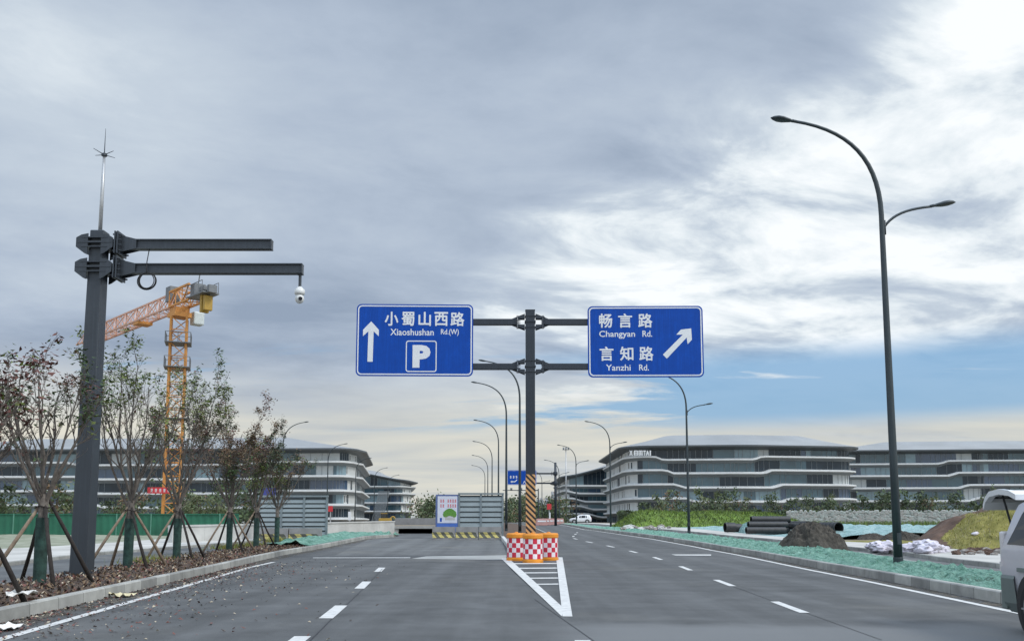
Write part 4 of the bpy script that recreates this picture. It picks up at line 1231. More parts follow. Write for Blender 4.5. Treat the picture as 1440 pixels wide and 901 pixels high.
# ------------------------------------------------------------------ staked street trees
def street_tree(label, loc, H, spread, seed, leafmix, nleaf, crotch=1.75, trunk=.085, nlimb=7, group=None, topbias=1.0):
    rng = random.Random(seed)
    t = thing('street_tree', label, 'tree', loc, rng.uniform(0, 6), group)
    tr = MB()
    lean = Vector((rng.uniform(-.04, .04), rng.uniform(-.04, .04), 0))
    base = [Vector((0, 0, 0)), Vector((0, 0, .5)) + lean * .3, Vector((0, 0, crotch * .7)) + lean * .7, Vector((0, 0, crotch)) + lean]
    tr.tube(base, [trunk * 1.3, trunk * 1.08, trunk, trunk * 1.15], 9)
    tips = []
    def limb(p, d, L, r, lev):
        n = 6 if lev < 2 else 4
        pts, rs = [p], [r]; cur = p; dirv = d.copy()
        for i in range(n):
            wob = .17 if lev else .12
            dirv = (dirv + Vector((rng.gauss(0, wob), rng.gauss(0, wob), rng.uniform(.0, .22)))).normalized()
            cur = cur + dirv * (L / n)
            pts.append(cur); rs.append(max(.0035, r * (1 - .78 * (i + 1) / n)))
        tr.tube(pts, rs, 6 if lev == 0 else (4 if lev == 1 else 3), caps=False)
        if lev >= 1:
            tips.append((pts[-1], lev)); tips.append((pts[-2], lev))
        if lev < 3:
            nb = (7, 5, 3)[lev]
            for k in range(nb):
                i = rng.randint(1 if lev else 1, n - 1)
                q = pts[i].lerp(pts[i + 1], rng.random())
                dd = (pts[i + 1] - pts[i]).normalized()
                ax = dd.cross(Vector((rng.gauss(0, 1), rng.gauss(0, 1), rng.gauss(0, 1)))).normalized()
                nd = (Matrix.Rotation(rng.uniform(.35, .85), 3, ax) @ dd)
                nd = (nd + Vector((0, 0, .28))).normalized()
                rem = 1 - i / n * .5
                limb(q, nd, L * rem * rng.uniform(.33, .58), rs[i] * .62, lev + 1)
    top = base[-1]
    for k in range(nlimb):
        a = 2 * PI * (k + rng.uniform(-.3, .3)) / nlimb
        sp_ = spread / (H - crotch) * rng.uniform(.45, 1.15)
        d = Vector((math.cos(a) * sp_, math.sin(a) * sp_, 1)).normalized()
        limb(top - Vector((0, 0, rng.uniform(0, .35))), d, (H - crotch) * rng.uniform(.72, 1.0), trunk * .42, 0)
    # a few low whippy shoots
    for k in range(6):
        a = rng.uniform(0, 2 * PI)
        limb(top - Vector((0, 0, rng.uniform(.0, .2))), Vector((math.cos(a), math.sin(a), .45)).normalized(), rng.uniform(.7, 1.2), .012, 2)
    tr.build('trunk', 'bark', t, smooth=True)
    cr = MB(); mats = ['leaf_green', 'leaf_olive', 'leaf_dark', 'leaf_maroon', 'leaf_brown']
    clumps = [(Vector((rng.uniform(-1, 1), rng.uniform(-1, 1), rng.uniform(crotch, H))), rng.choices(range(5), leafmix)[0]) for _ in range(14)]
    w = [max(.02, ((p.z - crotch) / (H - crotch))) ** (2.2 * topbias) for p, _ in tips]
    for _ in range(nleaf):
        p, lev = rng.choices(tips, w)[0]
        mi = min(clumps, key=lambda c: (c[0] - p).length_squared)[1] if rng.random() < .75 else rng.choices(range(5), leafmix)[0]
        for q in range(rng.randint(2, 5)):
            c = p + Vector((rng.gauss(0, .07), rng.gauss(0, .07), rng.gauss(-.02, .07)))
            l = rng.uniform(.07, .15); ww = l * rng.uniform(.32, .5)
            a = rng.uniform(0, 2 * PI); dn = rng.uniform(-.9, .35)
            d = Vector((math.cos(a), math.sin(a), dn)).normalized()
            s = d.cross(Vector((rng.gauss(0, .5), rng.gauss(0, .5), 1))).normalized() * ww / 2
            f = d.cross(s).normalized() * ww * .25
            cr.add([c, c + d * l * .45 + s + f, c + d * l, c + d * l * .45 - s + f], [(0, 1, 2), (0, 2, 3)], mi)
    cr.build('crown', mats, t)
    mb = MB(); n = 10; zz = [.05, .35, .7, 1.05, crotch * .74]
    vs = []
    for z in zz:
        for k in range(n):
            rr_ = trunk * 1.33 * (1 + .12 * noise.noise(Vector((k * 1.3, z * 6, seed)))) + .008
            vs.append((rr_ * math.cos(2 * PI * k / n) + lean.x * z / crotch, rr_ * math.sin(2 * PI * k / n) + lean.y * z / crotch, z))
    mb.add(vs, [(i * n + k, i * n + (k + 1) % n, (i + 1) * n + (k + 1) % n, (i + 1) * n + k) for i in range(len(zz) - 1) for k in range(n)])
    mb.build('trunk_wrap', 'wrap_green', t, smooth=True)
    return t
def stakes(label, loc, seed, zt=1.5, feet=None):
    rng = random.Random(seed)
    t = thing('tree_stakes', label, 'tree support', loc, 0, 'timber support frames of the street trees')
    a0 = rng.uniform(0, .5)
    for k in range(4):
        a = PI / 4 + k * PI / 2 + rng.uniform(-.15, .15)
        if feet: a = feet[k]
        r = rng.uniform(1.0, 1.2)
        f = Vector((r * math.cos(a), r * math.sin(a) * .9, -.06)); u = Vector((.10 * math.cos(a), .10 * math.sin(a), zt + rng.uniform(-.05, .12)))
        m = f.lerp(u, .5) + Vector((rng.uniform(-.03, .03), rng.uniform(-.03, .03), 0)); e = u + (u - f).normalized() * .12
        mb = MB(); mb.tube([f, m, e], [.042, .038, .03], 8)
        mb.build('stake', 'stake_tan' if (k == rng.randint(0, 3) or k == 2) else 'stake_dark', t, smooth=True)
    mb = MB(); mb.tube([(.15 * math.cos(q), .15 * math.sin(q), zt + .02 * math.sin(3 * q)) for q in [2 * PI * i / 12 for i in range(13)]], .014, 5, caps=False)
    mb.build('tie_rope', 'stake_dark', t)
    return t
TREES = [  # pixel x, base y, height, spread, seed, leaf mix(green, olive, dark, maroon, brown), leaves, label
    (-62, 856, 3.7, 1.5, 21, (3, 2, 2, 2, 1), 220, 'half-bare staked tree cut off by the left picture edge'),
    (55, 822, 4.6, 1.75, 2, (4, 3, 2, 2, 1), 330, 'half-bare staked tree left of the dark mast, maroon and dark leaves at its top'),
    (179, 800, 5.9, 2.1, 3, (5, 8, 2, .5, .5), 560, 'staked tree just right of the mast with lime green leaves at the top'),
    (248, 787, 5.9, 2.4, 4, (3, 3, 2, 1.5, 4), 800, 'staked tree in front of the tower crane mast, dark green and grey'),
    (322, 775.5, 5.6, 2.6, 5, (1.2, 1.5, 1.2, 3, 6), 1600, 'staked tree with dense dark maroon and brown foliage'),
    (360, 770, 5.1, 2.4, 6, (1.5, 2.5, 1, 1.5, 6), 1400, 'brownish staked tree at the end of the row beside the left louvred fence'),
    (389, 764.5, 5.0, 2.0, 7, (2, 3.5, 1, 1, 4), 1100, 'small olive-brown tree nearest to the left louvred fence'),
]
for i, (px, py, H, sp_, sd_, mix_, nl, lab) in enumerate(TREES):
    p = G(px, py, .14)
    street_tree(lab, p, H, sp_, sd_, mix_, nl, group='street trees with timber stakes', topbias=1.0 if i < 3 else (.55 if i < 4 else .3), nlimb=9)
    if i < 6:
        stakes(('timber stakes around the trunk at the left picture edge', 'timber stakes around the green-wrapped trunk left of the mast', 'timber stakes around the trunk just right of the mast', 'timber stakes around the trunk below the tower crane',
                'timber stakes around the maroon-leaved tree', 'timber stakes around the brown tree beside the louvred fence')[i], p, 40 + i)

# ------------------------------------------------------------------ tower crane
CD = 85.0
cp_ = XG(243, CD)
cr_ = thing('tower_crane', 'orange flat-top tower crane rising behind the staked trees', 'crane', (cp_.x, CD, zg(CD)))
zb_ = D(246, 447, CD).z - zg(CD)
def lattice(mb, p0, p1, w, h, seg, r, mi=0, up=None, tri=False):
    p0, p1 = Vector(p0), Vector(p1); d = (p1 - p0); L = d.length; d.normalize()
    up = Vector(up) if up else Vector((0, 0, 1)); x = d.cross(up).normalized(); y = x.cross(d).normalized()
    cs = [(-w / 2, 0), (w / 2, 0), (0, h)] if tri else [(-w / 2, -h / 2), (w / 2, -h / 2), (w / 2, h / 2), (-w / 2, h / 2)]
    P_ = lambda i, c: p0 + d * (L * i / seg) + x * c[0] + y * c[1]
    for c in cs: mb.bar(P_(0, c), P_(seg, c), r * 2.2, r * 2.2, mi)
    n = len(cs)
    for i in range(seg):
        for k in range(n):
            a, b2 = cs[k], cs[(k + 1) % n]
            mb.bar(P_(i, a), P_(i, b2), r, r, mi)
            if (i + k) % 2: mb.bar(P_(i, a), P_(i + 1, b2), r, r, mi)
            else: mb.bar(P_(i, b2), P_(i + 1, a), r, r, mi)
mrot = Matrix.Rotation(R(18), 3, 'Z')
mb = MB(); lattice(mb, (0, 0, 0), (0, 0, zb_), 1.45, 1.45, 16, .08, up=mrot @ Vector((0, 1, 0))); mb.build('mast', 'crane_orange', cr_)
jd = Vector((-.70, .714, 0)).normalized()
rj = math.atan2(jd.y, jd.x)
mb = MB(); mb.box((0, 0, zb_ + .25), (1.7, 1.7, .45), rj); mb.box((0, 0, zb_ + .72), (1.4, 1.4, .5), rj); mb.build('slewing_ring', 'crane_orange', cr_)
for dz_ in (-2.6, -5.0, -10):
    mb = MB(); mb.box((0, 0, zb_ + dz_), (2.4, 2.4, .08), R(18)); 
    for k in range(4):
        q = R(18) + k * PI / 2
        for s in (-1, 0, 1):
            v = Matrix.Rotation(q, 3, 'Z') @ Vector((1.16, s * 1.15, 0)); mb.bar((v.x, v.y, zb_ + dz_), (v.x, v.y, zb_ + dz_ + 1.0), .05)
        v0, v1 = Matrix.Rotation(q, 3, 'Z') @ Vector((1.16, -1.15, 0)), Matrix.Rotation(q, 3, 'Z') @ Vector((1.16, 1.15, 0))
        mb.bar((v0.x, v0.y, zb_ + dz_ + 1), (v1.x, v1.y, zb_ + dz_ + 1), .05)
    mb.build('platform', 'grey_metal', cr_)
zj = zb_ + 1.1
mb = MB(); lattice(mb, jd * .6 + Vector((0, 0, zj)), jd * 27 + Vector((0, 0, zj)), 1.4, 1.7, 18, .075, tri=True); mb.build('jib', 'crane_pink', cr_)
mb = MB(); lattice(mb, jd * .8 + Vector((0, 0, zj + .75)), jd * -3.6 + Vector((0, 0, zj + .75)), 1.5, 1.5, 3, .08); mb.build('counter_jib', 'crane_orange', cr_)
mb = MB()
dk = jd * -4.9 + Vector((0, 0, zj + .2)); mb.box(dk, (3.6, 1.6, .14), rj)
sd2 = Vector((-jd.y, jd.x, 0))
for s in (-1, 1):
    for k in range(5):
        v = jd * (-3.3 - .8 * k) + sd2 * (.8 * s) + Vector((0, 0, zj + .2)); mb.bar(v, v + Vector((0, 0, 1.1)), .05)
    mb.bar(jd * -3.3 + sd2 * (.8 * s) + Vector((0, 0, zj + 1.3)), jd * -6.5 + sd2 * (.8 * s) + Vector((0, 0, zj + 1.3)), .05)
mb.build('counter_deck', 'grey_metal', cr_)
mb = MB(); mb.box(jd * -3.9 + Vector((0, 0, zj + .95)), (.9, 1.1, 1.1), rj); mb.bar(jd * -3.9 + Vector((0, 0, zj + 1.5)), jd * -4.2 + Vector((0, 0, zj + 2.6)), .08); mb.build('hoist_winch', 'grey_metal', cr_)
for k, (o, h) in enumerate(((-5.4, 2.3), (-6.1, 1.8))):
    mb = MB(); mb.box(jd * o + Vector((0, 0, zj - .6 - .1 * k)), (.4, .8, h * .78), rj); bevel(mb.build('counterweight', 'crane_yellow', cr_), .06)
mb = MB(); mb.box(jd * -5.7 + Vector((0, 0, zj + .7)), (1.0, 1.0, .4), rj); mb.box(jd * -6.9 + Vector((0, 0, zj + .5)), (.4, .8, .7), rj); mb.build('ballast_frame', 'grey_metal', cr_)
cb = sd2 * -1.6
mb = MB(); mb.box(cb + Vector((.2, 0, zb_ + .15)), (1.0, 1.1, 1.3), rj); bevel(mb.build('cab', 'cab_white', cr_), .12)
mb = MB(); mb.box(jd * 1.8 + Vector((0, 0, zj + 1.55)), (1.1, 1.0, 1.5), rj); mb.build('control_box', 'grey_metal', cr_)
mb = MB(); tp = jd * 9 + Vector((0, 0, zj - .25)); mb.box(tp, (1.4, 1.5, .3), rj); mb.build('trolley', 'crane_orange', cr_)
zr = [D(246, y, CD).z - zg(CD) for y in (694, 685.5)]; xr = [D(x, 690, CD).x - cp_.x for x in (215, 247)]
mb = MB(); mb.box(((xr[0] + xr[1]) / 2, -1.25, sum(zr) / 2), (xr[1] - xr[0], .06, zr[1] - zr[0])); bn = mb.build('banner', 'red_cloth', cr_)
mb = MB()
for k in range(5):
    x = xr[0] + .3 + k * .4
    for q in (-.12, 0, .12): mb.add([(x, -1.286, sum(zr) / 2 + q - .025), (x + .22, -1.286, sum(zr) / 2 + q - .025), (x + .22, -1.286, sum(zr) / 2 + q + .025), (x, -1.286, sum(zr) / 2 + q + .025)], [(0, 1, 2, 3)])
    mb.add([(x + .09, -1.289, sum(zr) / 2 - .15), (x + .13, -1.289, sum(zr) / 2 - .15), (x + .13, -1.289, sum(zr) / 2 + .17), (x + .09, -1.289, sum(zr) / 2 + .17)], [(0, 1, 2, 3)])
mb.build('banner_characters', 'sign_white', bn)

# ------------------------------------------------------------------ office buildings
def perimeter(pts, rad, step):
    """rounded counter-clockwise outline resampled into panels: list of (pos, edge index)"""
    n = len(pts); P = [Vector((x, y)) for x, y in pts]; poly = []
    for i in range(n):
        a, b2, c = P[i - 1], P[i], P[(i + 1) % n]
        r = rad[i]; u, v = (a - b2).normalized(), (c - b2).normalized()
        half = math.acos(max(-1, min(1, u.dot(v)))) / 2
        t = min(r / math.tan(half), .45 * (a - b2).length, .45 * (c - b2).length)
        p0, p1 = b2 + u * t, b2 + v * t
        k = 7 if r > .5 else 1
        for j in range(k + 1):
            s = j / k; q = p0 * (1 - s) ** 2 + b2 * 2 * s * (1 - s) + p1 * s * s
            poly.append((q, i if s > .5 else (i - 1) % n))
    out = []
    for k in range(len(poly)):
        a, ea = poly[k]; b2, eb = poly[(k + 1) % len(poly)]
        L = (b2 - a).length; m = max(1, int(round(L / step)))
        for j in range(m): out.append((a.lerp(b2, j / m), ea if j else ea))
    return out
def building(name, label, pts, rad, levels, eave, seed, ridge=(5.5, .4), step=1.7, white=(), shift=(), out_w=1.7, z0=.85, eave_f=None, mix=None, roof_thin=.45, cat='office building'):
    rng = random.Random(seed)
    cen = sum((Vector(p) for p in pts), Vector((0, 0))) / len(pts)
    root = thing(name, label, cat, (cen.x, cen.y, z0))
    per = [(p - cen, e) for p, e in perimeter(pts, rad, step)]
    n = len(per)
    nor = []
    for i in range(n):
        d = (per[(i + 1) % n][0] - per[i - 1][0]).normalized(); nor.append(Vector((d.y, -d.x)))
    S = [0.0]
    for i in range(1, n): S.append(S[-1] + (per[i][0] - per[i - 1][0]).length)
    ef = eave_f or (lambda p: 0.0)
    lev = list(levels) + [eave]
    GM = ['glass_dark', 'glass_mid', 'glass_pale', 'glass_blue', 'blind', 'panel_white']
    def sh(k, i):
        if not shift: return 0.0
        v = 0.0
        for x0, amt, wd in shift:
            x0 = x0 + k * -3.0
            t = max(0, min(1, (per[i][0].x + cen.x - x0) / wd)); v += amt * t * t * (3 - 2 * t)
        return v if per[i][0].y < 0 else 0.0
    def pt(i, o, z): p = per[i % n][0] + nor[i % n] * o; return (p.x, p.y, z - z0)
    for k in range(len(lev)):
        zb2 = z0 if k == 0 else lev[k - 1]
        zt = lev[k]
        top = k == len(lev) - 1
        lo_ins = -.2
        # glazing strip, each panel with its own pane behind thin mullions
        mb, mm = MB(), MB(); run, cur = 0, 0
        for i in range(n):
            j = (i + 1) % n
            e = per[i][1]
            if run <= 0:
                run = rng.randint(1, 6)
                if e in white and k > 0: cur = rng.choices((5, 0, 2), (8, 1.0, .5))[0]; run = rng.randint(1, 2) if cur != 5 else rng.randint(2, 5)
                else: cur = rng.choices(range(5), mix or (5, 5, 3.2, 2.5, 1))[0]
            if (cur == 5) != (e in white and k > 0) and not (e in white): cur = 0
            run -= 1
            za = zb2 + (.55 if k else 0) + (sh(k - 1, i) if k else 0); zc = zt - 1.15 + (sh(k, i) if not top else ef(per[i][0] + cen))
            zaj = zb2 + (.55 if k else 0) + (sh(k - 1, j) if k else 0); zcj = zt - 1.15 + (sh(k, j) if not top else ef(per[j][0] + cen))
            m_ = cur
            mb.add([pt(i, lo_ins, za - .3), pt(j, lo_ins, zaj - .3), pt(j, lo_ins, zcj + .4), pt(i, lo_ins, zc + .4)], [(0, 1, 2, 3)], m_)
            if cur != 5 and rng.random() < .72:
                mm.bar(pt(i, lo_ins + .05, za - .25), pt(i, lo_ins + .05, zc + .35), .09, .14)
            if cur == 5 and rng.random() < .35:
                a_, b_ = pt(i, lo_ins + .012, 0), pt(j, lo_ins + .012, 0)
                q0, q1 = Vector(a_).lerp(Vector(b_), .3), Vector(a_).lerp(Vector(b_), .7)
                mb.add([(q0.x, q0.y, za + .3 - z0), (q1.x, q1.y, za + .3 - z0), (q1.x, q1.y, zc - .2 - z0), (q0.x, q0.y, zc - .2 - z0)], [(0, 1, 2, 3)], 0)
        ws = mb.build('window_strip', GM, root)
        if mm.v: mm.build('mullions', 'mullion', ws)
        if not top:
            mb = MB()
            for i in range(n):
                j = (i + 1) % n
                vs = []
                for q in (i, j):
                    s_ = sh(k, q); ow = out_w * (1.0 if per[q][1] not in white else .7)
                    vs += [pt(q, -.25, zt + .52 + s_), pt(q, ow, zt + .26 + s_), pt(q, ow + .03, zt - .18 + s_), pt(q, ow * .9, zt - .28 + s_), pt(q, -.1, zt - 1.05 + s_)]
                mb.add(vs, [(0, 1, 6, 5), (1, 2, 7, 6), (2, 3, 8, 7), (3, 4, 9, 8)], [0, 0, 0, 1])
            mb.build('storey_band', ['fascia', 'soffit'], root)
    # roof: overhanging dark eave, fascia, then metal slopes
    mb = MB(); rings = []
    h, fr = ridge
    for o, z, f in ((-.2, eave - .95, 0), (out_w + 1.0, eave - .12, 0), (out_w + 1.05, eave + roof_thin - .12, 0), (out_w + .7, eave + roof_thin + .05, 0), (0, 0, fr * .5), (0, 0, fr), (0, 0, .9)):
        rg = []
        for i in range(n):
            p = per[i][0]
            e_ = ef(p + cen)
            if f == 0: q = p + nor[i] * o; zz = z + e_
            else:
                q = p * (1 - f); zz = eave + roof_thin + e_ + h * (min(1, f / fr) ** .9)
            rg.append((q.x, q.y, zz - z0))
        rings.append(rg)
    for a in range(len(rings) - 1):
        o_ = len(mb.v); 
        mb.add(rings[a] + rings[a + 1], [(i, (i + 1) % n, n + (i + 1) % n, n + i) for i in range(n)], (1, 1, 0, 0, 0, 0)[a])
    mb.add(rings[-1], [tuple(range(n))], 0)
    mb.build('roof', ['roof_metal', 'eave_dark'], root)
    return root, cen
B1, c1 = building('office_building', 'large grey office block with letters under its roof and stepped white bands',
    [(35.6, 268), (70, 264.5), (105, 271), (112, 340), (35.4, 338)], [9, 30, 7, 6, 6], [4.0, 8.0, 12.2, 16.5, 20.6], 23.6, 3, ridge=(4.2, .36), white=(4,), shift=((55, -1.0, 3), (84, .9, 3)))
# rooftop lettering, as far as it can be made out
mb = MB()
zz = [D(890, y, 266).z - .85 for y in (640.5, 633.5)]
def bl(px): return (px - CX) / F * 267 - c1.x
for ch, a, b2 in (('X', 884, 888.5), ('日', 890.5, 896), ('田', 897, 902.5), ('T', 903.5, 907), ('A', 907, 912), ('1', 912.3, 914.2)):
    fit_text(mb, ch, bl(a), bl(b2), zz[0], zz[1], 265.6 - c1.y - .9 , .04)
mb.build('lettering', 'sign_white', B1)
building('office_building', 'wide office wing with pale roof at the right edge, behind the earth mound',
    [(112, 306), (160, 301), (215, 299), (215, 352), (112, 352)], [6, 30, 6, 6, 6], [4.0, 8.0, 12.4, 16.6, 20.7], 25.2, 5, ridge=(3.6, .4), shift=((158, 1.0, 3.5),), mix=(4, 6, 3, 3, 1))
building('office_building', 'smaller office block with rising eave between the far lamps and the big right block',
    [(21.3, 345), (62, 352), (62, 402), (19.6, 402)], [3, 4, 4, 3], [4.0, 7.0, 10.0, 13.2, 16.2], 17.9, 7, ridge=(1.5, .4), white=(3,), shift=((29, -1.3, 6),), eave_f=lambda p: min(5.0, max(0, (p.x - 20) * .26)), out_w=1.5)
building('office_building', 'long left office block with white balcony bands behind the bare trees',
    [(-178, 264), (-110, 260), (-48.5, 257), (-47, 268), (-55, 332), (-178, 332)], [6, 30, 4, 5, 5, 5], [1.9, 5.9, 10.0, 14.2, 18.4], 22.0, 9, ridge=(4.0, .35), white=(2,), shift=((-66, .8, 4), (-120, -.8, 5)))
LB, cb_ = building('office_building', 'far left office block with drooping eave and leaning fin screen',
    [(-88, 434), (-54, 429), (-50, 440), (-58.5, 500), (-88, 500)], [4, 4, 5, 4, 4], [5.9, 10.0, 14.5, 17.9], 21.2, 11, ridge=(1.5, .4), white=(1,), out_w=2.2, eave_f=lambda p: max(-2.0, min(3.5, (-56 - p.x) * .2)))
mb = MB()
for k in range(12):
    a = Vector(((524 + k * 1.35 - CX) / F * 418 - cb_.x, 418 - cb_.y, 0)); t_ = a + Vector((3.2, 0, 14.5)); mb.bar(a, t_, .22, .5)
mb.build('fin_screen', 'mullion', LB)

for px0, px1, ytop, d, lab in ((755, 764, 702, 1150, 'pale hazy tower block at the end of the road, lowest and leftmost of three'), (766, 776, 700, 1300, 'pale hazy tower block at the end of the road, the middle one'), (775, 789, 691, 1200, 'tallest pale hazy tower block at the end of the road')):
    x0, x1 = X_(px0, d), X_(px1, d); h = D(770, ytop, d).z - .85
    t = thing('tower_block', lab, 'tower', ((x0 + x1) / 2, d, .85))
    mb = MB(); w = x1 - x0; mb.box((0, 0, h / 2), (w, 14, h)); mb.box((w * .1, 0, h + 1), (w * .3, 5, 2)); mb.build('wall', 'tower_pale', t)
    mb = MB(); nf = int(h / 3.2)
    for k in range(1, nf):
        for s in range(4): mb.box((-w / 2 + w * (s + .5) / 4, -7.02, k * 3.2), (w / 4 * .6, .1, 1.5))
    mb.build('windows', 'glass_mid', t)

# ------------------------------------------------------------------ background trees, hedge and wall
def far_tree(name, label, H, Wd, seed, mats, nl, group, trunk_h=.28, leaf=.45):
    rng = random.Random(seed)
    t = thing(name, label, 'tree', group=group)
    mb = MB(); mb.tube([(0, 0, 0), (.05, 0, H * .3), (.0, .05, H * .75)], [.12 * H / 6, .08 * H / 6, .02], 6)
    for k in range(7):
        a = rng.uniform(0, 6.28); z = H * rng.uniform(.25, .55); mb.tube([(0, 0, z), (math.cos(a) * Wd * .3, math.sin(a) * Wd * .3, z + H * .22)], [.04, .012], 4)
    mb.build('trunk', 'bark', t)
    cl = [(Vector((rng.gauss(0, .26) * Wd, rng.gauss(0, .26) * Wd, H * rng.uniform(trunk_h, .92))), rng.uniform(.15, .34) * Wd, rng.randint(0, len(mats) - 1)) for _ in range(13)]
    cr = MB()
    for _ in range(nl):
        c, r, mi = rng.choice(cl)
        p = c + Vector((rng.gauss(0, .5), rng.gauss(0, .5), rng.gauss(0, .5))) * r
        s = leaf * rng.uniform(.5, 1.2)
        u = Vector((rng.gauss(0, 1), rng.gauss(0, 1), rng.gauss(0, 1))).normalized(); v = u.cross(Vector((rng.gauss(0, 1), rng.gauss(0, 1), rng.gauss(0, 1)))).normalized()
        cr.add([p - u * s * .6, p + v * s * .3, p + u * s * .6, p - v * s * .3], [(0, 1, 2, 3)], mi if rng.random() < .8 else rng.randint(0, len(mats) - 1))
    cr.build('crown', mats, t)
    return t
fm_ = (['far_leaf', 'far_leaf_dark'], ['far_leaf', 'far_leaf_pale'], ['far_leaf_dark', 'far_leaf'], ['far_leaf_pale', 'leaf_brown', 'far_leaf'])
protos = {}
def grow(kind, spots, label, group, H, Wd, nl, leaf, th=.28):
    rng = random.Random(len(label))
    pr = []
    for i, (x, y, s) in enumerate(spots):
        q = i % 4
        if i < 4:
            o = far_tree(kind, label, H * (1 + .1 * (i - 1)), Wd, 100 + i + len(label), fm_[i], nl, group, th, leaf); pr.append(o)
            o.location = (x, y, zg(y) - .05); o.rotation_euler.z = rng.uniform(0, 6); o.scale = (s, s, s)
        else: dup(pr[q], (x, y, zg(y) - .05), rng.uniform(0, 6), None, group, scale=s * rng.uniform(.8, 1.2))
rng = random.Random(77)
sp = []
for k in range(44):
    px = 905 + k * 12.8 + rng.uniform(-5, 5); d = rng.uniform(170, 225)
    sp.append((X_(px, d), d, rng.uniform(.75, 1.25)))
grow('young_tree', sp, 'young green tree in the loose row below the right office windows', 'young trees in front of the right offices', 6.0, 3.6, 420, .5)
sp = [(X_(px, d), d, rng.uniform(.7, 1.15)) for px, d in [(rng.uniform(-20, 365), rng.uniform(95, 190)) for _ in range(26)]]
grow('garden_tree', sp, 'bushy green tree behind the green site fence', 'trees behind the green site fence', 5.0, 4.0, 380, .5, .15)
sp = [(X_(px, d), d, rng.uniform(.8, 1.3)) for px, d in [(rng.uniform(583, 616), rng.uniform(150, 300)) for _ in range(7)]]
grow('distant_tree', sp, 'dark distant tree left of the tree poster', 'distant trees left of the poster', 5.2, 5.0, 420, .55, .08)
sp = [(X_(px, d), d, rng.uniform(.8, 1.2)) for px, d in [(712 + k * 4.2 + rng.uniform(-2, 2), rng.uniform(260, 420)) for k in range(20)]]
grow('distant_tree', sp, 'dark distant tree at the end of the median behind the lamp posts', 'distant trees at the end of the median', 8.0, 8.0, 520, .8, .06)
mb = MB(); rr = random.Random(4)
x0, x1 = X_(868, 168), X_(1540, 168)
for _ in range(9000):
    x = rr.uniform(x0, x1); z = 1.3 + rr.random() ** .7 * (1.8 + .8 * noise.noise(Vector((x * .25, 0, 0)))); y = 168 + rr.uniform(-1.2, 1.2)
    s = rr.uniform(.2, .5); u = Vector((rr.gauss(0, 1), rr.gauss(0, 1), rr.gauss(0, 1))).normalized(); v = u.cross(Vector((rr.gauss(0, 1), rr.gauss(0, 1), rr.gauss(0, 1)))).normalized()
    p = Vector((x, y, z)); mb.add([p - u * s, p + v * s * .6, p + u * s, p - v * s * .6], [(0, 1, 2, 3)], rr.choice((0, 0, 1)))
x_ = x0
mb.box(((x0 + x1) / 2, 168, 1.6), (x1 - x0, 1.4, 2.0), mi=1)
tag(mb.build('hedge', ['far_leaf', 'far_leaf_dark']), 'long dark hedge running below the young trees of the right offices', 'hedge')
wl = wall_run('garden_wall', 'long mottled white wall at the foot of the right hedge', (X_(1105, 122), 122, 0), (X_(1500, 122), 122, 0), 1.9, .4, 'white_wall', cap=False)
mb = MB(); rr = random.Random(14)
for _ in range(2600):
    x = rr.uniform(0, X_(1500, 122) - X_(1105, 122)); z = rr.uniform(.05, 2.1); s = rr.uniform(.1, .3)
    mb.ell((x, -.02, z), (s, .12, s * .7), 5, 3, rr.randint(0, 1))
mb.build('rubble_facing', ['white_wall', 'concrete'], wl)
wg = MB(); rr = random.Random(19)
for _ in range(5000):
    x = rr.uniform(X_(1120, 112), X_(1460, 112)); y = 108 + rr.uniform(0, 10); h = rr.uniform(.3, .9); a = rr.uniform(0, 3); p = Vector((x, y, zg(y) - .05)); o = Vector((math.cos(a) * .09, math.sin(a) * .09, 0))
    wg.add([p - o, p + o, p + Vector((rr.uniform(-.2, .2), rr.uniform(-.2, .2), h))], [(0, 1, 2)], rr.choice((0, 0, 1)))
tag(wg.build('grass', ['grass_green', 'far_leaf_pale']), 'rough grass along the foot of the mottled white wall', 'grass', kind='stuff')

# ------------------------------------------------------------------ pipes, net heap, sacks, rubble
def pipe(label, c, L, r, rz, group=None):
    mb = MB(); n = 24
    prof = [(r, -L / 2), (r, L / 2), (r * .88, L / 2), (r * .88, -L / 2)]
    ax = Vector((math.cos(rz), math.sin(rz), 0)); s = Vector((-ax.y, ax.x, 0)); vs = []; mi = []
    for q, x in prof:
        for k in range(n):
            a = 2 * PI * k / n; vs.append(ax * x + s * (math.cos(a) * q) + Vector((0, 0, math.sin(a) * q)))
    fs = []
    for i in range(4):
        for k in range(n): fs.append((i * n + k, i * n + (k + 1) % n, ((i + 1) % 4) * n + (k + 1) % n, ((i + 1) % 4) * n + k)); mi.append(1 if i == 2 else 0)
    mb.add(vs, fs, mi)
    for k in range(int(L / .45)):
        x = -L / 2 + .2 + k * .45
        vs = []
        for o, q in ((-.03, r), (-.03, r * 1.03), (.03, r * 1.03), (.03, r)):
            for j in range(n):
                a = 2 * PI * j / n; vs.append(ax * (x + o) + s * (math.cos(a) * q) + Vector((0, 0, math.sin(a) * q)))
        mb.add(vs, [(i * n + j, i * n + (j + 1) % n, (i + 1) * n + (j + 1) % n, (i + 1) * n + j) for i in range(3) for j in range(n)])
    o = mb.build('drain_pipe', ['pipe_black', 'pipe_inner'], loc=c, smooth=True)
    o.data.set_sharp_from_angle(angle=R(40))
    return tag(o, label, 'pipe', group)
GP = 'black drain pipes stacked on the right pavement'
pd = 61.0; zp = zg(pd) + .2; pr_ = .235
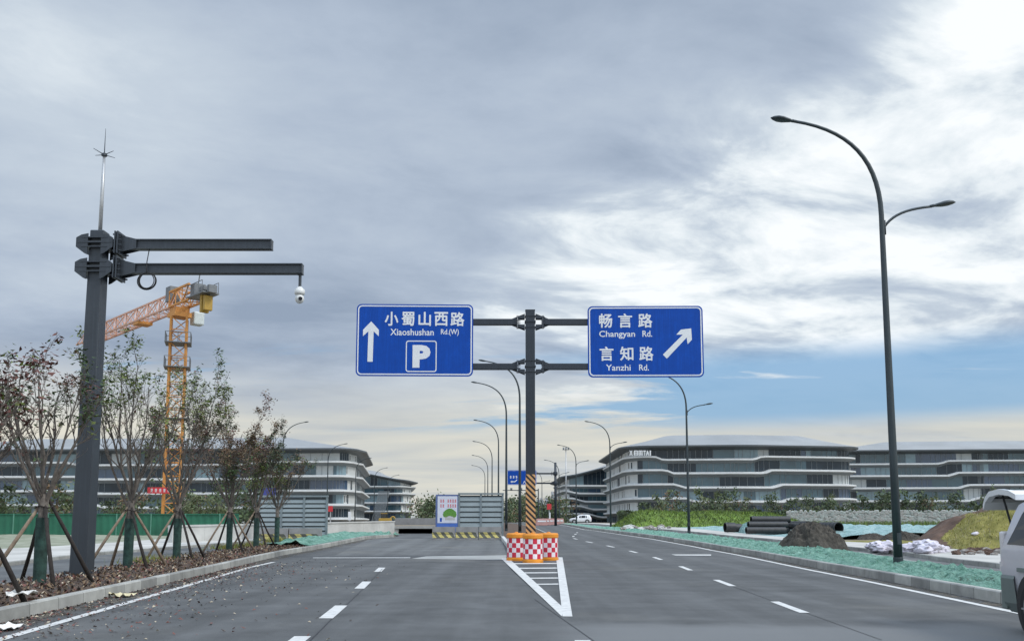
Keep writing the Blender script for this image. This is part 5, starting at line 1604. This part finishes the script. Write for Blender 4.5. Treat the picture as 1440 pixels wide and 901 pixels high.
for px, dd, zz_, lab in ((1074, 0, 0, 'black drain pipe lying lowest and foremost in the stack left of the dark net heap'), (1077, .45, .38, 'black drain pipe in the second layer of the stack, its open end toward the heap'), (1081, .9, .74, 'black drain pipe lying on top of the stack'), (1080, 1.0, 0, 'black drain pipe hidden at the back of the stack')):
    pipe(lab, (X_(px, pd + dd), pd + dd, zp + pr_ + zz_), 2.75, pr_, R(4), GP)
for px, dd, r, z_, lab in ((1110, 1.0, .22, .4, 'black pipe end seen head-on beside the stack of long pipes'), (1121, 2.2, .27, .5, 'black pipe end seen head-on just above the left slope of the net heap'), (1131, 3, .2, .55, 'smallest black pipe end peeping over the net heap'), (1163, 2.0, .40, .3, 'widest open black pipe behind the right shoulder of the net heap')):
    pipe(lab, (X_(px, pd + dd), pd + dd, zp + z_ + .1), 2.2, r, R(105), GP)
for px, r, lab in ((1024, .36, 'short fat black pipe collar, left of a pair by the pipes'), (1034, .32, 'short black pipe collar, right of a pair by the pipes')):
    pipe(lab, (X_(px, 66), 66 + (px - 1024) * .02, zg(66) + .2 + r), .75, r, R(8), 'short black pipe collars')
nd = 37.0
def heap(name, label, cat, px, d, w, h, m, seed, base, dep=None):
    mb = MB(); n = 110; vs = []; dep = dep or w * .45
    for j in range(n + 1):
        for i in range(n + 1):
            u, v = i / n * 2 - 1, j / n * 2 - 1
            r = math.hypot(u * (1.0 if u < 0 else .95), v) + .2 * noise.noise(Vector((u * 2, v * 2, seed)))
            k = max(0, 1 - r)
            p = Vector((u * 4, v * 4, seed * 1.7))
            rid = 1 - abs(noise.noise(p + Vector((noise.noise(p * .7), noise.noise(p * .9), 0)) * 1.2)) * 2
            rid2 = 1 - abs(noise.noise(p * 2.4)) * 2
            rid3 = 1 - abs(noise.noise(p * 5.3)) * 2
            z = h * (1 - (1 - k) ** 2.4) * (.72 + .22 * rid + .15 * rid2 + .09 * rid3)
            vs.append((u * w / 2 + .05 * w * noise.noise(p * .8), v * dep, z - .03))
    mb.add(vs, [(j * (n + 1) + i, j * (n + 1) + i + 1, (j + 1) * (n + 1) + i + 1, (j + 1) * (n + 1) + i) for j in range(n) for i in range(n)])
    o = mb.build(name, m, smooth=True, loc=(X_(px, d), d, base)); return tag(o, label, cat)
heap('net_heap', 'big dark heap of bundled black netting on the pavement edge in front of the pipes', 'netting', 1139, 38.6, 2.9, 1.08, 'net_black', 3, zg(38) + .1)
heap('tarpaulin', 'low black tarpaulin lump behind the nearest lamp post', 'tarpaulin', 1262, 50, 2.4, .55, 'net_black', 6, zg(50) + .05)
heap('tarpaulin', 'flat dark tarpaulin lump left of the nearest lamp post', 'tarpaulin', 1222, 54, 1.8, .35, 'net_black', 8, zg(54) + .05)
heap('blue_sheet', 'pale blue sheet draped over something beside the pipe stack', 'tarpaulin', 1048, 66, 1.3, .8, 'net_blue', 9, zg(66) + .1)
rr = random.Random(33)
for k in range(13):
    px = rr.uniform(1262, 1326) if k < 8 else rr.uniform(1226, 1262); d = rr.uniform(32.5, 34.6) if k < 8 else rr.uniform(35, 37)
    mb = MB(); s = rr.uniform(.28, .5)
    mb.ell((0, 0, s * .3), (s, s * .7, s * .42), 18, 12, jit=.75)
    o = mb.build('plastic_sack', 'sack_white', smooth=True, loc=(X_(px, d), d, zg(d) + .13 + (rr.uniform(.1, .2) if k % 3 == 0 else 0))); o.rotation_euler.z = rr.uniform(0, 6)
    tag(o, 'crumpled white plastic sack in the pile behind the nearest street lamp', 'sack', 'white plastic sacks piled on the pavement')
for k in range(46):
    px = rr.uniform(1335, 1412); d = rr.uniform(31, 34.5) + (1412 - px) * .01
    mb = MB(); s = rr.uniform(.05, .19)
    mb.ell((0, 0, s * .3), (s * 1.2, s, s * .8), 8, 6, jit=.9)
    o = mb.build('earth_clod', 'stone_grey' if rr.random() < .5 else 'red_earth', loc=(X_(px, d), d, zg(d) + .12))
    o.rotation_euler.z = rr.uniform(0, 6)
    tag(o, 'lump of dug-up earth and stone on the pavement beside the white sacks', 'clod', 'earth clods on the right pavement')
for k in range(26):
    px = rr.uniform(872, 940); d = rr.uniform(74, 95); mb = MB(); s = rr.uniform(.12, .4)
    mb.ell((0, 0, s * .2), (s * 1.2, s, s * .7), 8, 6, jit=.9)
    o = mb.build('rubble_block', 'concrete_white' if rr.random() < .6 else 'stone_grey', loc=(X_(px, d), d, zg(d) + .15))
    o.rotation_euler.z = rr.uniform(0, 6)
    tag(o, 'pale rubble block on the ground below the grass bank', 'rubble', 'pale rubble below the grass bank')
for k, (dx_, dy_, s) in enumerate(((-2.4, -1.2, .13), (.9, -2.6, .16), (1.8, -3.2, .12), (-.6, -3.4, .1))):
    mb = MB(); mb.ell((0, 0, 0), (s * 1.3, s, s * .7), 10, 7, jit=.8)
    x, y = mc.x + dx_, mc.y + dy_
    o = mb.build('pale_stone', 'sack_white', loc=(x, y, 0), smooth=True)
    PALE = (o, x, y)
    tag(o, 'small pale stone on the grassy flank of the earth mound', 'stone', 'pale stones on the earth mound')
    o['_drop'] = 1
bpy.context.view_layer.update()
dg = bpy.context.evaluated_depsgraph_get()
for o in list(col.objects):
    if o.get('_drop'):
        hit = None
        mo = bpy.data.objects['earth_mound']
        ok, lo, nn, ix = mo.ray_cast(Vector((o.location.x, o.location.y, 30)), Vector((0, 0, -1)))
        o.location.z = lo.z + .02 if ok else zg(o.location.y)
        del o['_drop']

# ------------------------------------------------------------------ vehicles
def vehicle(name, label, cat, st, wins, screens, wheels, paint, clad=None, wr=.33, rear_open=False):
    t = thing(name, label, cat)
    NP = 9
    def half(s):
        x, zb2, zbe, zt, wb, wm, wt, shr = s
        q = [(.0, zb2), (wb * .86, zb2), (wb, zb2 + .14), (wm, (zb2 + zbe) / 2 + .08), (wm * .985, zbe), (wt + (wm - wt) * .28, zbe + (zt - zbe) * .66), (wt, zt - .09), (wt * .82, zt - .01), (0, zt + .025)]
        return [(x + shr * max(0, (z - zbe)) , y, z) for y, z in q]
    rings = []
    for s in st:
        h = half(s); rings.append(h + [(x, -y, z) for x, y, z in reversed(h[1:-1])])
    n = len(rings[0]); mb = MB()
    vs = [p for r_ in rings for p in r_]
    mb.add(vs, [(i * n + k, (i + 1) * n + k, (i + 1) * n + (k + 1) % n, i * n + (k + 1) % n) for i in range(len(rings) - 1) for k in range(n)])
    mb.add(rings[0], [tuple(range(n))], 1 if rear_open else 0); mb.add(rings[-1], [tuple(reversed(range(n)))], 0)
    body = mb.build('body', [paint, 'hazard_black'], t, smooth=True); body.data.set_sharp_from_angle(angle=R(32))
    def side(x, tt, sgn, off=.006):
        for a, c in zip(st, st[1:]):
            if x <= c[0] or c is st[-1]:
                u = max(0, min(1, (x - a[0]) / (c[0] - a[0]))); break
        ha, hc = half(a), half(c)
        def at(h):
            seg = [(h[4], h[5]), (h[5], h[6])]; q = tt * 2 * .97
            k = 0 if q < 1.0 else 1; f = q - k
            return Vector(seg[k][0]).lerp(Vector(seg[k][1]), min(1, f))
        p = at(ha).lerp(at(hc), u)
        return (p.x, sgn * (p.y + off), p.z)
    for x0, x1, x1t, x0t in wins:
        for sgn in (-1, 1):
            mb = MB()
            for k in range(4):
                ta, tb = .07 + .84 * k / 4, .07 + .84 * (k + 1) / 4
                xa0, xa1 = x0 + (x0t - x0) * k / 4, x1 + (x1t - x1) * k / 4; xb0, xb1 = x0 + (x0t - x0) * (k + 1) / 4, x1 + (x1t - x1) * (k + 1) / 4
                mb.add([side(xa0, ta, sgn), side(xa1, ta, sgn), side(xb1, tb, sgn), side(xb0, tb, sgn)], [(0, 1, 2, 3)])
            mb.build('side_window', 'car_glass', t)
    for (xa, za, wa, xb, zb3, wb_) in screens:
        mb = MB(); d = .012 if xa > xb else -.012
        mb.add([(xa + d, -wa, za + .012), (xa + d, wa, za + .012), (xb + d, wb_, zb3 + .012), (xb + d, -wb_, zb3 + .012)], [(0, 1, 2, 3)]); mb.build('windscreen' if xa > 2 else 'rear_window', 'car_glass', t)
    wm = max(s[5] for s in st)
    for x in wheels:
        for sgn in (-1, 1):
            mb = MB(); mb.tube([(x, sgn * (wm - .25), wr + .02), (x, sgn * (wm + .004), wr + .02)], wr + .075, 28); mb.build('wheel_arch', 'hazard_black', t)
            w = thing('wheel', None, None); w.parent = t; 
            mb = MB()
            yo, yi = sgn * (wm + .012), sgn * (wm - .2)
            mb.tube([(x, yi, wr), (x, yi + sgn * .02, wr), (x, yo - sgn * .03, wr), (x, yo, wr)], [wr * .92, wr, wr, wr * .93], 28); tyre = mb.build('tyre', 'tyre', w)
            mb = MB(); mb.tube([(x, yo + sgn * .001, wr), (x, yo + sgn * .012, wr)], wr * .62, 24)
            for k in range(6):
                a = 2 * PI * k / 6; mb.bar((x, yo + sgn * .016, wr), (x + math.cos(a) * wr * .6, yo + sgn * .016, wr + math.sin(a) * wr * .6), .05, .02)
            mb.build('rim', 'rim', w)
    return t, half
# minivan with its tailgate up, near the right picture edge (local +x = forward)
VW = .92
van_st = [(0.0, .34, 1.02, 1.66, .86, VW, .74, .34), (.25, .27, 1.02, 1.71, .88, VW, .76, .34), (1.2, .25, 1.0, 1.75, .88, VW, .78, .1), (2.6, .25, .98, 1.74, .88, VW, .78, 0), (3.25, .25, .98, 1.66, .88, VW, .75, -.1), (3.95, .26, .99, 1.08, .87, .90, .74, -.1), (4.6, .28, .86, .92, .82, .86, .66, 0), (4.92, .34, .66, .72, .66, .72, .5, 0)]
van, vh = vehicle('minivan', 'silver minivan with grey-green lower cladding and raised tailgate at the right edge', 'van', van_st,
    [(.13, 1.00, .98, .40), (1.12, 2.28, 2.24, 1.12), (2.42, 3.75, 3.18, 2.42)], [(3.98, 1.06, .70, 3.22, 1.64, .66)], (.77, 3.70), 'van_silver', rear_open=True, wr=.33)
mb = MB()
for sgn in (-1, 1):
    for xa, xb in ((.02, .345), (1.195, 3.28), (4.14, 4.6)):
        vs = []
        for x in (xa, xb):
            for y, z in ((.83, .24), (VW - .01, .36), (VW + .014, .66), (VW + .0, .70)):
                yy = y if x < 4.3 else y - .05
                vs.append((x, sgn * yy, z))
        mb.add(vs, [(0, 1, 5, 4), (1, 2, 6, 5), (2, 3, 7, 6)])
mb.box((-.02, 0, .48), (.12, 1.80, .42))
bevel(mb.build('lower_cladding', 'van_clad', van), .02)
for sgn in (-1, 1):
    mb = MB(); mb.box((.005, sgn * .845, .98), (.07, .13, .52)); bevel(mb.build('tail_lamp', 'lamp_clear', van), .03, 3)
    mb = MB(); mb.box((.012, sgn * .85, .80), (.075, .135, .12)); mb.build('tail_reflector', 'lamp_clear', van)
    mb = MB(); mb.bar((.45, sgn * (VW + .012), .78), (3.9, sgn * (VW + .012), .78), .02, .05); mb.build('side_moulding', 'van_clad', van)
    for xg, z1g in ((1.08, 1.0), (2.36, 1.0), (3.62, .98)):
        mb = MB(); mb.bar((xg, sgn * (VW + .004), .42), (xg, sgn * (VW + .002), z1g), .012, .012); mb.build('door_gap', 'hazard_black', van)
    mb = MB(); mb.bar((1.35, sgn * (VW + .025), .93), (1.6, sgn * (VW + .025), .93), .03, .04); mb.build('door_handle', 'van_clad', van)
    mb = MB(); mb.box((4.72, sgn * .62, .74), (.24, .3, .16)); mb.build('headlight', 'lamp_clear', van)
    mb = MB(); mb.box((3.45, sgn * 1.02, 1.10), (.12, .2, .16)); mb.build('mirror', 'van_silver', van)
tg = thing('tailgate', None, None); tg.parent = van; tg.location = (.24, 0, 1.70)
prof = [(0, .0), (-.2, .06), (-.5, .09), (-.78, .07), (-.92, .0), (-1.0, -.10)]
def gate(mb, ya, yb, i0, i1, th=.07, o=0):
    pts = prof[i0:i1 + 1]; m = len(pts)
    vs = [(x, ya, z + o) for x, z in pts] + [(x, yb, z + o) for x, z in pts] + [(x, ya, z - th) for x, z in pts] + [(x, yb, z - th) for x, z in pts]
    fs = []
    for k in range(m - 1): fs += [(k, k + 1, m + k + 1, m + k), (2 * m + k, 3 * m + k, 3 * m + k + 1, 2 * m + k + 1), (k, 2 * m + k, 2 * m + k + 1, k + 1), (m + k, m + k + 1, 3 * m + k + 1, 3 * m + k)]
    fs += [(0, m, 3 * m, 2 * m), (m - 1, 3 * m - 1, 4 * m - 1, 2 * m - 1)]
    mb.add(vs, fs)
mb = MB(); gate(mb, -.80, -.72, 0, 5); gate(mb, .72, .80, 0, 5); gate(mb, -.72, .72, 0, 1); gate(mb, -.72, .72, 4, 5); mb.build('gate_frame', 'car_white', tg, smooth=False)
mb = MB(); gate(mb, -.72, .72, 1, 4, .02, -.02); mb.build('gate_glass', 'car_glass', tg)
for sgn in (-1, 1):
    mb = MB(); mb.tube([(-.55, sgn * .72, .0), (-.05, sgn * .80, -.62)], .014, 6); mb.build('gas_strut', 'black_rubber', tg)
tg.rotation_euler = (0, R(-1), 0); tg.scale = (.9, 1, 1)
van.location = (XG(1410, 11.25).x + VW - .07, 11.25, 0); van.rotation_euler.z = math.atan2(-.995, -.07)

suv_st = [(0, .38, .95, 1.0, .78, .84, .7, 0), (.12, .32, .98, 1.58, .84, .9, .62, .3), (.7, .28, .98, 1.68, .86, .92, .66, .12), (2.0, .28, .96, 1.68, .86, .92, .68, 0), (2.7, .28, .96, 1.60, .86, .92, .66, -.15), (3.4, .28, .98, 1.04, .86, .9, .72, 0), (4.1, .3, .90, .95, .82, .86, .66, 0), (4.4, .36, .68, .74, .7, .74, .5, 0)]
suv, _h = vehicle('car', 'white car parked far away beside the right verge', 'car', suv_st, [(.45, 1.15, 1.12, .62), (1.22, 2.05, 2.02, 1.22), (2.13, 3.15, 2.72, 2.13)], [(3.42, 1.03, .68, 2.72, 1.58, .6), (.05, 1.02, .68, .26, 1.5, .58)], (.85, 3.45), 'car_white', wr=.35)
sdp = 178
suv.location = (X_(832, sdp), sdp, zg(sdp) + .1); suv.rotation_euler.z = R(176)
for sgn in (-1, 1):
    mb = MB(); mb.box((4.25, sgn * .6, .80), (.22, .3, .14)); mb.build('headlight', 'lamp_clear', suv)
    mb = MB(); mb.box((.02, sgn * .72, .95), (.08, .2, .3)); mb.build('tail_lamp', 'lamp_red', suv)
suv.location.x = X_(803, sdp) + 4.2 if False else X_(831, sdp)

# ------------------------------------------------------------------ small far things
ld = thing('wheel_loader', 'small yellow digging machine behind the parapet wall beside the far left offices', 'loader', XG(543, 125), 0, None, .68)
mb = MB(); mb.box((0, 0, 1.15), (2.6, 1.5, .8)); bevel(mb.build('body', 'crane_yellow', ld), .12)
mb = MB(); mb.box((-.3, 0, 2.0), (1.1, 1.3, 1.0)); bevel(mb.build('cab', 'car_glass', ld), .06)
mb = MB(); mb.box((-.3, 0, 2.55), (1.25, 1.4, .12)); mb.build('cab_roof', 'crane_yellow', ld)
mb = MB(); mb.tube(arc_pts((.9, 0, 1.3), (1.5, 0, 2.3), (2.0, 0, 1.9), (2.2, 0, .9)), .14, 8); mb.build('arm', 'crane_yellow', ld)
mb = MB(); mb.extrude_y([(2.0, .3), (2.9, .3), (2.7, .6), (2.2, 1.0)], -.8, .8); mb.build('bucket', 'grey_metal', ld)
for x in (-.8, .9):
    for y in (-.7, .7):
        mb = MB(); mb.tube([(x, y - .15, .5), (x, y + .15, .5)], .5, 16); mb.build('wheel', 'tyre', ld)
bb = thing('banner_board', 'dark blue banner board on posts above the left louvred fence', 'banner', XG(380, 64))
z0_, z1_ = D(380, 698, 64).z - zg(64), D(380, 685.5, 64).z - zg(64)
mb = MB(); mb.box((0, 0, (z0_ + z1_) / 2), (.9, .06, z1_ - z0_)); mb.build('board', 'blue_cloth', bb)
for s in (-.4, .4):
    mb = MB(); mb.box((s, .06, z1_ / 2), (.06, .06, z1_)); mb.build('post', 'galv', bb)
def flag_board(name, label, cat, px, d, y0, y1, w, m):
    t = thing(name, label, cat, XG(px, d)); a, b2 = D(px, y1, d).z - zg(d), D(px, y0, d).z - zg(d)
    mb = MB(); mb.box((0, 0, (a + b2) / 2), (w, .08, b2 - a)); mb.build('board', m, t)
    mb = MB(); mb.box((0, .08, b2 / 2), (.12, .06, b2)); mb.build('post', 'galv', t)
flag_board('notice_board', 'small red notice board beside the far road', 'notice board', 772, 150, 708, 716, .75, 'red_cloth')
flag_board('notice_board', 'narrow white notice post below the red board', 'notice board', 773, 146, 720, 733, .22, 'sign_white')
flag_board('notice_board', 'small red and pale notice board before the left office corner', 'notice board', 466, 90, 711, 719, .45, 'red_cloth')
flag_board('notice_board', 'narrow white banner standing before the left office corner', 'notice board', 493, 92, 719, 731, .3, 'sign_white')
pk = None
for k in range(6):
    d = 150 - k * 5
    lab = 'pink plastic road barrier in the line along the far left road edge'
    if pk is None:
        pk = thing('road_barrier', lab, 'road barrier', group='pink plastic barriers along the far road edge')
        mb = MB(); mb.extrude_y([(-.85, 0), (.85, 0), (.8, .3), (.72, .95), (-.72, .95), (-.8, .3)], -.2, .2); bevel(mb.build('shell', 'pink_barrier', pk), .05)
        mb = MB(); mb.box((0, -.215, .6), (1.2, .02, .2)); mb.build('reflective_strip', 'sign_white', pk)
        o = pk
    else: o = dup(pk, (0, 0, 0))
    px = 786 - k * 5
    o.location = (X_(px, d), d, zg(d) + .05); o.rotation_euler.z = R(12)
